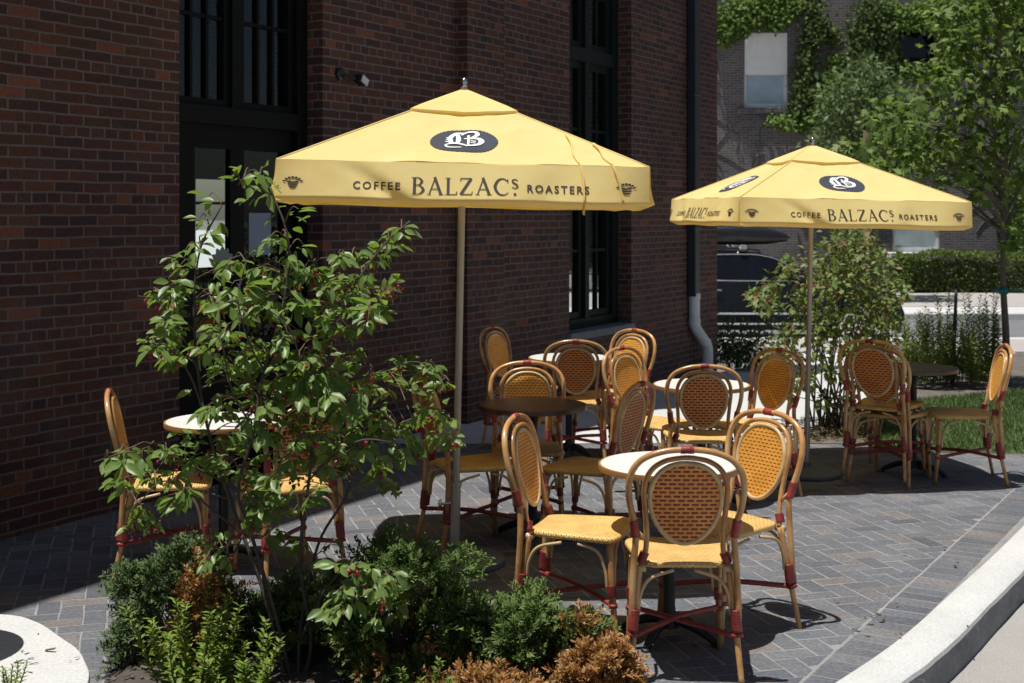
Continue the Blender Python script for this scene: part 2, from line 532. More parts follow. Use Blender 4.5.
M['car_glass'] = simple('tinted car glass', (0.006, 0.007, 0.009), 0.05, 0.0, spec=0.35)
M['chrome'] = simple('bright trim', (0.7, 0.72, 0.74), 0.18, 1.0, var=0.03)
M['rubber'] = simple('tyre rubber', (0.02, 0.02, 0.02), 0.8)
M['plastic_black'] = simple('black plastic', (0.018, 0.018, 0.02), 0.28)
M['lens'] = simple('clear lamp lens', (0.75, 0.76, 0.78), 0.15)
M['teal'] = simple('teal tree tie', (0.01, 0.16, 0.17), 0.6)
M['blind'] = simple('white window blind', (0.84, 0.82, 0.79), 0.7, var=0.05)
M['win_sky'] = simple('pale window pane', (0.40, 0.48, 0.56), 0.1, 0.4, spec=0.8, var=0.25, scale=1.2)
M['win_reflection'] = simple('pane coloured as reflected sky', (0.62, 0.74, 0.75), 0.08, 0.55, spec=0.9, var=0.2, scale=1.5)  # pale teal stands in for bright sky reflected in the glass
M['white_paint'] = simple('white painted timber', (0.78, 0.79, 0.80), 0.5, var=0.06)
M['stake'] = simple('dark metal stake', (0.03, 0.03, 0.028), 0.6)

# ================================================================== camera, light
cam = bpy.data.cameras.new('camera')
cam.sensor_width = 36.0
cam.lens = 36.0 * F / 1024
cam.shift_y = -(341.5 - HOR) / 1024
cam.clip_start, cam.clip_end = 0.1, 600
cam.dof.use_dof = True
cam.dof.focus_distance = 6.0
cam.dof.aperture_fstop = 5.6
camo = bpy.data.objects.new('camera', cam)
camo.location = (0, 0, CAMH); camo.rotation_euler = (PI / 2, 0, 0)
COL.objects.link(camo)
SC.camera = camo

SUN = Vector((0.225, 0.13, -1)).normalized()       # direction in which the light travels
lamp = bpy.data.lights.new('sun', 'SUN')
lamp.energy = 5.0; lamp.angle = math.radians(0.53); lamp.color = (1.0, 0.968, 0.915)
lo = bpy.data.objects.new('sun', lamp)
lo.rotation_euler = SUN.to_track_quat('-Z', 'Y').to_euler()
lo.location = (-4, -2, 20)
COL.objects.link(lo)
w = bpy.data.worlds.new('World'); SC.world = w; w.use_nodes = True
nt = w.node_tree; nt.nodes.clear()
sky = nt.nodes.new('ShaderNodeTexSky'); sky.sky_type = 'NISHITA'; sky.sun_disc = False
sky.sun_elevation = math.asin(-SUN.z); sky.sun_rotation = math.atan2(-SUN.x, -SUN.y)
bg = nt.nodes.new('ShaderNodeBackground'); bg.inputs['Strength'].default_value = 0.05
wo = nt.nodes.new('ShaderNodeOutputWorld')
nt.links.new(sky.outputs[0], bg.inputs[0]); nt.links.new(bg.outputs[0], wo.inputs[0])
SC.view_settings.view_transform = 'Standard'; SC.view_settings.look = 'None'
SC.view_settings.exposure = 0.18; SC.view_settings.gamma = 1.0
SC.render.engine = 'CYCLES'
SC.cycles.use_denoising = True
SC.cycles.max_bounces = 6; SC.cycles.transparent_max_bounces = 12
SC.cycles.caustics_reflective = False; SC.cycles.caustics_refractive = False
SC.cycles.sample_clamp_indirect = 4.0

# ================================================================== setting: ground, paving, kerb, street
def zg(Y):
    """Height of the land: level patio, easing down towards the street."""
    if Y < 12: return 0.0
    if Y < 19: return -0.30 * (Y - 12) / 7
    return -0.30

def sheet(name, poly, mat, dz=0.0, n=1, **kw):
    """A thin sheet over a convex polygon, cut into bands so that it follows the land."""
    ys = [p[1] for p in poly]
    y0, y1 = min(ys), max(ys)
    cuts = sorted(set([y0, y1] + [c for c in (12, 13.75, 15.5, 17.25, 19) if y0 < c < y1]))
    mb = MB()
    for a, b in zip(cuts[:-1], cuts[1:]):
        q = clip(clip(poly, (0, a), (0, 1)), (0, b), (0, -1))
        if len(q) >= 3:
            mb.add([(x, y, zg(y) + dz) for x, y in q], [list(range(len(q)))])
    return mb.build(name, mat, **kw)

def clip(poly, p, nrm):
    """Keep the side of the line through p that nrm points to."""
    out = []
    for i in range(len(poly)):
        a, b = poly[i], poly[(i + 1) % len(poly)]
        da = (a[0] - p[0]) * nrm[0] + (a[1] - p[1]) * nrm[1]
        db = (b[0] - p[0]) * nrm[0] + (b[1] - p[1]) * nrm[1]
        if da >= -1e-9: out.append(a)
        if (da > 1e-9 and db < -1e-9) or (da < -1e-9 and db > 1e-9):
            t = da / (da - db)
            out.append((a[0] + (b[0] - a[0]) * t, a[1] + (b[1] - a[1]) * t))
    return out

WA = (0.489, 0.872)            # along the brick wall
WN = (0.872, -0.489)           # out of the brick wall
WP = (-2.52, 7.94)             # a point at its foot
def wall_pt(t, d=0.0):
    return (WP[0] + t * WA[0] + d * WN[0], WP[1] + t * WA[1] + d * WN[1])

# base ground, one sheet to the horizon
mb = MB()
xs = [-300, -40, -8, 0, 8, 40, 300]
ys = [-300, -40, -5, 4, 12, 15.5, 19, 26, 40, 120, 400]
vs = [(x, y, zg(y) - 0.16) for y in ys for x in xs]
mb.add(vs, [(j * 7 + i, j * 7 + i + 1, (j + 1) * 7 + i + 1, (j + 1) * 7 + i) for j in range(len(ys) - 1) for i in range(6)])
mb.build('ground', M['earth'], kind='structure')

# paved patio: bed of jointing sand, herringbone clay pavers at 45 degrees to the wall, soldier course by the kerb
SL = (1.105, 5.18); SD = (0.5133, 0.8582); SN = (-0.8582, 0.5133)     # soldier line, its inward normal
FAR_P, FAR_N = (0.0, 10.55), (0.02, -1.0)
patio = [(-9, -1), (12, -1), (12, 14), (-9, 14)]
for p, nn in ((WP, WN), (SL, SN), (FAR_P, FAR_N), ((0, 3.2), (0, 1))):
    patio = clip(patio, p, nn)
sheet_mb = MB()
big = [(-9, -1), (12, -1), (12, 14), (-9, 14)]
for p, nn in ((WP, WN), ((SL[0] - 0.23 * SN[0], SL[1] - 0.23 * SN[1]), SN), (FAR_P, FAR_N), ((0, 3.2), (0, 1))):
    big = clip(big, p, nn)
sheet_mb.add([(x, y, -0.0010) for x, y in big], [list(range(len(big)))])
sheet_mb.add([(x, y, -0.15) for x, y in big], [list(range(len(big)))])
sheet_mb.build('paving_bed', M['sand'], kind='structure')

def paver_cells():
    wdt = 0.1035
    a = math.atan2(WA[1], WA[0]) + PI / 4
    ca, sa = math.cos(a), math.sin(a)
    rect = ((0, 0, 2, 1), (0, 1, 1, 3))
    for i in range(-140, 141):
        for j in range(-70, 71):
            ox, oy = i + 2 * j, i - 2 * j
            for (x0, y0, x1, y1) in rect:
                g = 0.038
                q = [(ox + x0 + g, oy + y0 + g), (ox + x1 - g, oy + y0 + g), (ox + x1 - g, oy + y1 - g), (ox + x0 + g, oy + y1 - g)]
                cx = sum(p[0] for p in q) / 4 * wdt; cy = sum(p[1] for p in q) / 4 * wdt
                X, Y = cx * ca - cy * sa + 0.5, cx * sa + cy * ca + 7.0
                if -4.5 < X < 6 and 3.0 < Y < 10.9:
                    yield [((p[0] * ca - p[1] * sa) * wdt + 0.5, (p[0] * sa + p[1] * ca) * wdt + 7.0) for p in q]

def soldier_cells():
    L, wdt = 0.205, 0.1035
    k = -40
    while k < 70:
        s0 = k * wdt + 0.004; s1 = (k + 1) * wdt - 0.004
        q = []
        for (s, d) in ((s0, -0.008), (s1, -0.008), (s1, -L), (s0, -L)):
            q.append((SL[0] + SD[0] * s + SN[0] * d, SL[1] + SD[1] * s + SN[1] * d))
        if all(3.2 < p[1] < 10.5 for p in q):
            yield q[::-1]
        k += 1

pm = MB()
for q, soldier in [(c, False) for c in paver_cells()] + [(c, True) for c in soldier_cells()]:
    inner = q
    if not soldier:
        for p, nn in ((WP, WN), ((SL[0] + 0.004 * SN[0], SL[1] + 0.004 * SN[1]), SN), (FAR_P, FAR_N)):
            inner = clip(inner, p, nn)
            if len(inner) < 3: break
    if len(inner) < 3:
        continue
    n = len(inner)
    area = abs(sum(inner[i][0] * inner[(i + 1) % n][1] - inner[(i + 1) % n][0] * inner[i][1] for i in range(n))) / 2
    if area < 0.0012: continue
    cx = sum(p[0] for p in inner) / n; cy = sum(p[1] for p in inner) / n
    zt = abs(random.gauss(0.0, 0.0006)); tx, ty = random.gauss(0, 0.003), random.gauss(0, 0.003)
    jit = [(p[0] + random.gauss(0, 0.0019), p[1] + random.gauss(0, 0.0019)) for p in inner]
    low = [(x, y, -0.02) for x, y in jit]
    mid = [(x, y, zt - 0.0024 + tx * (x - cx) + ty * (y - cy)) for x, y in jit]
    ins = 0.965
    top = [(cx + (x - cx) * ins, cy + (y - cy) * ins, zt + tx * (x - cx) + ty * (y - cy)) for x, y in jit]
    fs = [[i, (i + 1) % n, n + (i + 1) % n, n + i] for i in range(n)] + \
         [[n + i, n + (i + 1) % n, 2 * n + (i + 1) % n, 2 * n + i] for i in range(n)] + [[2 * n + i for i in range(n)]]
    pm.add(low + mid + top, fs)
pm.build('patio_paving', M['paver'], kind='structure')

# kerb along the driveway, and the driveway beside it
inner_k = [(-0.9, 2.6), (0.75, 4.55), (1.251, 5.18), (1.55, 5.573), (1.809, 5.956), (2.092, 6.403), (2.741, 7.43), (3.9, 9.35), (5.4, 11.9), (7.6, 15.5), (9.8, 19.0)]
kp = catmull([(x, y, 0) for x, y in inner_k], 6)
em = MB()
vs = []
for p in kp:
    if 3.4 < p.y < 10.5:
        s_ = (p.x - SL[0]) * SD[0] + (p.y - SL[1]) * SD[1]
        vs += [(SL[0] + SD[0] * s_ - SN[0] * 0.20, SL[1] + SD[1] * s_ - SN[1] * 0.20, -0.0018), (p.x + 0.08 * SD[1], p.y - 0.08 * SD[0], -0.0018)]
em.add(vs, [[2 * i, 2 * i + 1, 2 * i + 3, 2 * i + 2] for i in range(len(vs) // 2 - 1)])
em.build('paving_edge', M['sand'], kind='structure')
kb, kf = MB(), MB()
def left_n(P, i):
    d = P[min(i + 1, len(P) - 1)] - P[max(i - 1, 0)]; d.normalize()
    return Vector((d.y, -d.x, 0))
prof = [(0.0, -0.05), (0.0, 0.004), (0.008, 0.010), (0.178, 0.010), (0.196, 0.002), (0.202, -0.014)]
vs = []
for i, p in enumerate(kp):
    nn = left_n(kp, i)
    wob = random.gauss(0, 0.0015)
    for (d, z) in prof:
        vs.append(tuple(p + nn * (d + (wob if d > 0.1 else 0)) + Vector((0, 0, z + zg(p.y)))))
m = len(prof)
kb.add(vs, [[i * m + j, i * m + j + 1, (i + 1) * m + j + 1, (i + 1) * m + j] for i in range(len(kp) - 1) for j in range(m - 1)])
kb.build('kerb', M['kerb'], kind='structure', auto=40)
vs = []
for i, p in enumerate(kp):
    nn = left_n(kp, i)
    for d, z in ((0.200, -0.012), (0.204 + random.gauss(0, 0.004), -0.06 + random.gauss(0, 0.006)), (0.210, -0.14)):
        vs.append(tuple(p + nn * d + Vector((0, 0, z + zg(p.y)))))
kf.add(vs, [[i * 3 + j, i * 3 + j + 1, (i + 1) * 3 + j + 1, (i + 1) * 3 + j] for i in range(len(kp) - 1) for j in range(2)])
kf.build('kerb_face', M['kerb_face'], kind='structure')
ap = MB()
vs = []
for i, p in enumerate(kp):
    nn = left_n(kp, i)
    a = p + nn * 0.2
    vs += [(a.x, a.y, -0.135 + zg(p.y)), (a.x + 7, a.y - 4, -0.145 + zg(p.y))]
ap.add(vs, [[2 * i, 2 * i + 1, 2 * i + 3, 2 * i + 2] for i in range(len(kp) - 1)])
ap.build('driveway', M['apron'], kind='structure')

# round-edged concrete pad by the camera and the planting bed
pad_edge = [(-2.75, 6.00), (-2.28, 6.01), (-2.08, 5.90), (-1.905, 5.69), (-1.78, 5.53), (-1.70, 5.376), (-1.62, 5.17), (-1.57, 4.8), (-1.6, 4.3)]
pe = [(p.x, p.y) for p in catmull([(x, y, 0) for x, y in pad_edge], 5)] + [(-4.2, 4.3), (-4.2, 6.0)]
pe = [p for p in pe if (p[0] - WP[0]) * WN[0] + (p[1] - WP[1]) * WN[1] > 0.0] or pe
mb = MB(); mb.prism(pe[::-1], -0.03, 0.016, 'z'); mb.build('concrete_pad', M['concrete'], kind='structure', bevel=0.006)

bed = [(-1.62, 3.6), (-1.60, 5.15), (-1.62, 5.45), (-1.50, 5.72), (-1.2, 5.78), (-0.7, 5.74), (-0.2, 5.62), (0.22, 5.46), (0.40, 5.2), (0.42, 4.9), (0.3, 3.6)]
bc = Vector((-0.6, 4.8))
rings, nb = 9, 72
bp = catmull([(x, y, 0) for x, y in bed], 7, closed=True)
nb = len(bp)
vs, fs = [], []
for r in range(rings + 1):
    s = r / rings
    for p in bp:
        x, y = bc.x + (p.x - bc.x) * s, bc.y + (p.y - bc.y) * s
        e = min(1, (1 - s) * 5)
        vs.append((x, y, 0.012 + 0.035 * e + e * 0.012 * random.random() - (0.03 if r == rings else 0)))
for r in range(rings):
    for k in range(nb):
        k2 = (k + 1) % nb
        fs.append((r * nb + k, r * nb + k2, (r + 1) * nb + k2, (r + 1) * nb + k))
mb = MB(); mb.add(vs, fs); mb.build('planting_bed', M['soil'], kind='structure', smooth=True)

# concrete path, planting strip, lawn, sidewalks and street behind the patio
path = [(-3, 10.56), (2.15, 10.52), (2.9, 12.0), (4.6, 15.2), (7.6, 20.3), (-3, 20.3)]
path = clip(path, WP, WN)
sheet('concrete_path', path, M['concrete'], 0.0, kind='structure')
strip = [(2.15, 10.52), (2.74, 10.51), (3.15, 11.6), (4.0, 13.3), (5.8, 14.7), (8.9, 16.4), (11.0, 20.3), (7.6, 20.3), (4.6, 15.2), (2.9, 12.0)]
mb = MB(); mb.add([(x, y, zg(y) + 0.006) for x, y in strip], [[0, 1, 2, 9], [9, 2, 3, 8], [8, 3, 4], [8, 4, 5], [8, 5, 6, 7]]); mb.build('shrub_bed', M['dry_soil'], kind='structure')
lawn = [(2.74, 10.51), (2.78, 10.30), (3.3, 10.12), (4.36, 10.05), (7.9, 15.9), (8.9, 16.4), (5.8, 14.7), (4.0, 13.3), (3.15, 11.6)]
mb = MB(); mb.add([(x, y, zg(y) + 0.002) for x, y in lawn], [[0, 1, 2, 8], [8, 2, 3], [8, 3, 7], [7, 3, 6], [6, 3, 4], [6, 4, 5]]); mb.build('lawn', M['turf'], kind='structure')
mb = MB(); mb.box(-60, 80, 20.3, 22.3, -0.9, -0.285); mb.build('sidewalk', M['sidewalk'], kind='structure')
mb = MB(); mb.bbox(-60, 80, 22.3, 22.55, -0.9, -0.275, 0.02); mb.build('street_kerb', M['kerb'], kind='structure')
mb = MB(); mb.box(-60, 80, 22.55, 27.9, -0.9, -0.41); mb.build('road', M['asphalt'], kind='structure')
mb = MB(); mb.bbox(-60, 80, 27.9, 29.8, -0.9, -0.27, 0.02); mb.build('far_kerb_strip', M['kerb'], kind='structure')
mb = MB(); mb.box(-60, 80, 29.8, 34.9, -0.9, -0.262); mb.build('far_sidewalk', M['sidewalk'], kind='structure')
mb = MB(); mb.box(-60, 80, 34.9, 37.5, -0.9, -0.25); mb.build('hedge_bed', M['soil'], kind='structure')

# ================================================================== brick building
H_WALL = 8.55
WROT = math.atan2(WA[1], WA[0])
bld = empty('brick_building', (WP[0], WP[1], 0), WROT, 'dark red brick building with tall black framed door and window openings', 'building')
DT0, DT1, WT0, WT1, TEND = 0.80, 2.30, 6.32, 7.82, 10.45
mb = MB()
mb.box(-12, DT0, 0, 0.4, -0.3, H_WALL)
mb.box(DT0, DT1, 0, 0.4, 4.5, H_WALL)
mb.box(DT1, WT0, 0, 0.4, -0.3, H_WALL)
mb.box(WT0, WT1, 0, 0.4, -0.3, 0.52)
mb.box(WT0, WT1, 0, 0.4, 4.7, H_WALL)
mb.box(WT1, TEND, 0, 0.4, -0.3, H_WALL)
mb.box(4.16, 4.80, -0.12, 0.0, -0.3, H_WALL)
for y0, y1, z0, z1 in ((0.4, 1.52, -0.3, H_WALL), (2.18, 6.4, -0.3, H_WALL), (1.52, 2.18, -0.3, 0.42), (1.52, 2.18, 1.02, H_WALL)):
    mb.box(TEND - 0.1, TEND, y0, y1, z0, z1)
for x0, x1, z0, z1 in ((-12, 7.50, -0.3, H_WALL), (8.30, TEND - 0.1, -0.3, H_WALL), (7.50, 8.30, -0.3, 1.05), (7.50, 8.30, 2.28, H_WALL)):
    mb.box(x0, x1, 6.0, 6.1, z0, z1)
mb.box(-12, -11.6, 0.4, 6.0, -0.3, H_WALL)
mb.build('wall', M['brick'], bld)
mb = MB(); mb.box(-11.6, TEND - 0.4, 0.4, 6.0, H_WALL - 0.3, H_WALL - 0.05); mb.build('roof', M['asphalt'], bld)
mb = MB()
mb.box(-11.6, TEND - 0.4, 0.405, 6.0, -0.02, 0.03)
mb.box(-11.6, TEND - 0.4, 0.405, 6.0, 4.9, 5.0)
mb.build('interior', M['inside'], bld)

def glazing(parent, x0, x1, z0, z1, y, cols, rows, fm, bar=0.026, frame=0.055, frost_rows=0):
    """A sash: frame with glazing bars and one sheet of glass behind them."""
    fr = MB()
    fr.box(x0, x0 + frame, y - 0.02, y + 0.05, z0, z1); fr.box(x1 - frame, x1, y - 0.02, y + 0.05, z0, z1)
    fr.box(x0 + frame, x1 - frame, y - 0.02, y + 0.05, z0, z0 + frame); fr.box(x0 + frame, x1 - frame, y - 0.02, y + 0.05, z1 - frame, z1)
    xa, xb, za, zb = x0 + frame, x1 - frame, z0 + frame, z1 - frame
    for c in range(1, cols):
        x = xa + (xb - xa) * c / cols
        fr.box(x - bar / 2, x + bar / 2, y - 0.012, y + 0.03, za, zb)
    for r in range(1, rows):
        z = za + (zb - za) * r / rows
        fr.box(xa, xb, y - 0.0095, y + 0.028, z - bar / 2, z + bar / 2)
    f = fr.build('frame', fm, parent)
    g = MB(); g.box(xa, xb, y + 0.012, y + 0.018, za, zb)
    p = g.build('pane', M['glass'], parent)
    return f, p

for nm, bx in (('rear', (7.50, 8.30, 6.03, 6.06, 1.05, 2.28)), ('end', (TEND - 0.07, TEND - 0.04, 1.52, 2.18, 0.42, 1.02))):  # rear and end openings added so daylight shows bright through the front glass
    e = empty('window'); e.parent = bld
    x0, x1, y0, y1, z0, z1 = bx
    f_ = MB()
    if nm == 'rear':
        for a in (x0, x1 - 0.04): f_.box(a, a + 0.04, y0, y1, z0, z1)
        for a in (z0, z1 - 0.04, z0 + 0.86): f_.box(x0 + 0.04, x1 - 0.04, y0 + 0.002, y1 - 0.002, a, a + 0.04)
    else:
        for a in (y0, y1 - 0.05, (y0 + y1) / 2 - 0.02, y0 + 0.16, y1 - 0.2): f_.box(x0, x1, a, a + 0.04, z0, z1)
        for a in (z0, z1 - 0.04, z0 + 0.34): f_.box(x0 + 0.002, x1 - 0.002, y0 + 0.01, y1 - 0.01, a, a + 0.03)
    f_.build('frame', M['frame'], e)
yd = clip([(-90, 8), (-2, 8), (-2, 150), (-90, 150)], (WP[0] - 6.12 * WN[0], WP[1] - 6.12 * WN[1]), (-WN[0], -WN[1]))
mb = MB(); mb.add([(x, y, -0.1) for x, y in yd], [list(range(len(yd)))]); mb.build('added_rear_yard', M['concrete'], kind='structure')  # pale yard added behind the building to look bright through the rear opening

# door opening: two glazed leaves under two transom windows
ent = MB()
ent.box(DT0, DT0 + 0.10, 0.14, 0.32, 0, 4.5); ent.box(DT1 - 0.12, DT1, 0.14, 0.32, 0, 4.5)
ent.box(DT0 + 0.10, DT1 - 0.12, 0.12, 0.32, 2.40, 2.52)
ent.box(DT0 + 0.10, DT1 - 0.12, 0.16, 0.32, 4.3, 4.5)
ent.box(1.48, 1.58, 0.15, 0.32, 2.52, 4.3)
ef = ent.build('door_frame', M['frame'], bld)
for x0, x1 in ((DT0 + 0.10, 1.48), (1.58, DT1 - 0.12)):
    e = empty('window', (0, 0, 0)); e.parent = bld
    glazing(e, x0, x1, 2.52, 4.3, 0.20, 3, 3, M['frame'])
def door_leaf(x0, x1, hx, sl, sr):
    d = empty('door'); d.parent = bld
    fr = MB()
    fr.box(x0, x0 + sl, 0.19, 0.24, 0.02, 2.40); fr.box(x1 - sr, x1, 0.19, 0.24, 0.02, 2.40)
    fr.box(x0 + sl, x1 - sr, 0.19, 0.24, 2.24, 2.40); fr.box(x0 + sl, x1 - sr, 0.19, 0.24, 0.02, 0.85)
    fr.box(x0 + sl, x1 - sr, 0.192, 0.238, 0.85, 0.92)
    fr.build('leaf_frame', M['frame'], d)
    g = MB(); g.box(x0 + sl, x1 - sr, 0.212, 0.218, 0.92, 2.24); g.build('pane', M['glass'], d)
    h = MB()
    h.tube([(hx, 0.19, 0.95), (hx, 0.135, 0.97), (hx, 0.135, 1.30), (hx, 0.19, 1.32)], 0.011, 8)
    h.build('handle', M['steel'], d, smooth=True)
    return d
dl = door_leaf(DT0 + 0.10, 1.555, 1.53, 0.25, 0.05)
dr = door_leaf(1.557, DT1 - 0.12, 1.62, 0.09, 0.09)
mb = MB(); mb.box(1.72, 1.96, 0.206, 0.211, 1.50, 1.80); mb.build('glass_panel', M['panel_blue'], dr)  # thin blue-grey rectangle set just in front of the door glass
mb = MB()
ol = []
for k in range(96):
    a = 2 * PI * k / 96
    r = 0.105 + 0.012 * math.cos(12 * a)
    ol.append((1.42 + r * math.cos(a), 1.455 + r * math.sin(a)))
mb.prism(ol, 0.184, 0.189, 'y'); mb.build('badge', M['decal'], dl)

# tall window opening
we = empty('window'); we.parent = bld
mb = MB(); mb.bbox(WT0 - 0.05, WT1 - 0.002, -0.05, 0.2, 0.52, 0.60, 0.008); mb.build('sill', M['stone_sill'], we)
fr = MB()
fr.box(WT0, WT0 + 0.09, 0.16, 0.32, 0.60, 4.7); fr.box(WT1 - 0.14, WT1, 0.16, 0.32, 0.60, 4.7)
fr.box(WT0 + 0.09, WT1 - 0.14, 0.15, 0.32, 3.38, 3.52); fr.box(WT0 + 0.09, WT1 - 0.14, 0.16, 0.32, 0.60, 0.70)
fr.box(7.0, 7.09, 0.155, 0.32, 0.70, 3.38); fr.box(7.0, 7.09, 0.155, 0.32, 3.52, 4.7)
fr.build('frame', M['window_frame'], we)
for x0, x1 in ((WT0 + 0.09, 7.0), (7.09, WT1 - 0.14)):
    glazing(we, x0, x1, 0.70, 3.38, 0.22, 2, 4, M['window_frame'], 0.03, 0.07)
    glazing(we, x0, x1, 3.52, 4.7, 0.22, 2, 2, M['window_frame'], 0.03, 0.07)

# downspout on the brick wall
dp = empty('downspout'); dp.parent = bld
mb = MB(); mb.box(9.42, 9.58, -0.115, -0.012, 0.80, H_WALL)
for z in (1.6, 3.2, 5.0, 6.8):
    mb.box(9.395, 9.605, -0.122, -0.002, z, z + 0.035)
mb.build('upper_pipe', M['pipe_dark'], dp, bevel=0.01)
mb = MB()
pts = catmull([(9.50, -0.07, 0.84), (9.50, -0.07, 0.55), (9.51, -0.075, 0.44), (9.62, -0.12, 0.30), (9.70, -0.15, 0.20), (9.715, -0.155, 0.08), (9.715, -0.155, -0.12)], 5)
mb.tube(pts, 0.066, 14)
for q in ((9.50, -0.07, 0.80), (9.50, -0.07, 0.50), (9.665, -0.138, 0.245)):
    mb.tube([Vector(q) + Vector((0, 0, 0.03)), Vector(q) - Vector((0, 0, 0.03))], 0.074, 14)
mb.build('lower_pipe', M['pipe_pale'], dp, auto=50)

# wall lamp
wl = empty('wall_lamp', (wall_pt(2.52)[0], wall_pt(2.52)[1], 2.82), WROT, 'small black floodlight with a pale lens fixed to the brick wall above the yellow umbrella', 'lamp')
mb = MB(); mb.lathe([(0.062, 0), (0.062, 0.03), (0.045, 0.045)], 20, M=Matrix.Translation((-0.03, 0, 0.03)) @ Matrix.Rotation(PI / 2, 4, 'X'))
mb.build('wall_plate', M['plastic_black'], wl, auto=40)
mb = MB(); mb.tube(catmull([(-0.03, -0.03, 0.03), (0.0, -0.08, 0.01), (0.05, -0.11, -0.01), (0.08, -0.12, -0.02)], 5), 0.014, 8)
mb.build('arm', M['plastic_black'], wl, smooth=True)
Mx = Matrix.Translation((0.13, -0.14, -0.03)) @ Matrix.Rotation(0.45, 4, 'Y')
mb = MB(); mb.bbox(-0.06, 0.055, -0.045, 0.045, -0.035, 0.045, 0.008, M=Mx); mb.build('lamp_head', M['plastic_black'], wl)
mb = MB(); mb.bbox(-0.045, 0.062, -0.055, -0.046, -0.030, 0.040, 0.003, M=Mx); mb.bbox(0.056, 0.064, -0.04, 0.04, -0.03, 0.038, 0.003, M=Mx); mb.build('lens', M['lens'], wl)

wl.scale = (0.78, 0.78, 0.78)

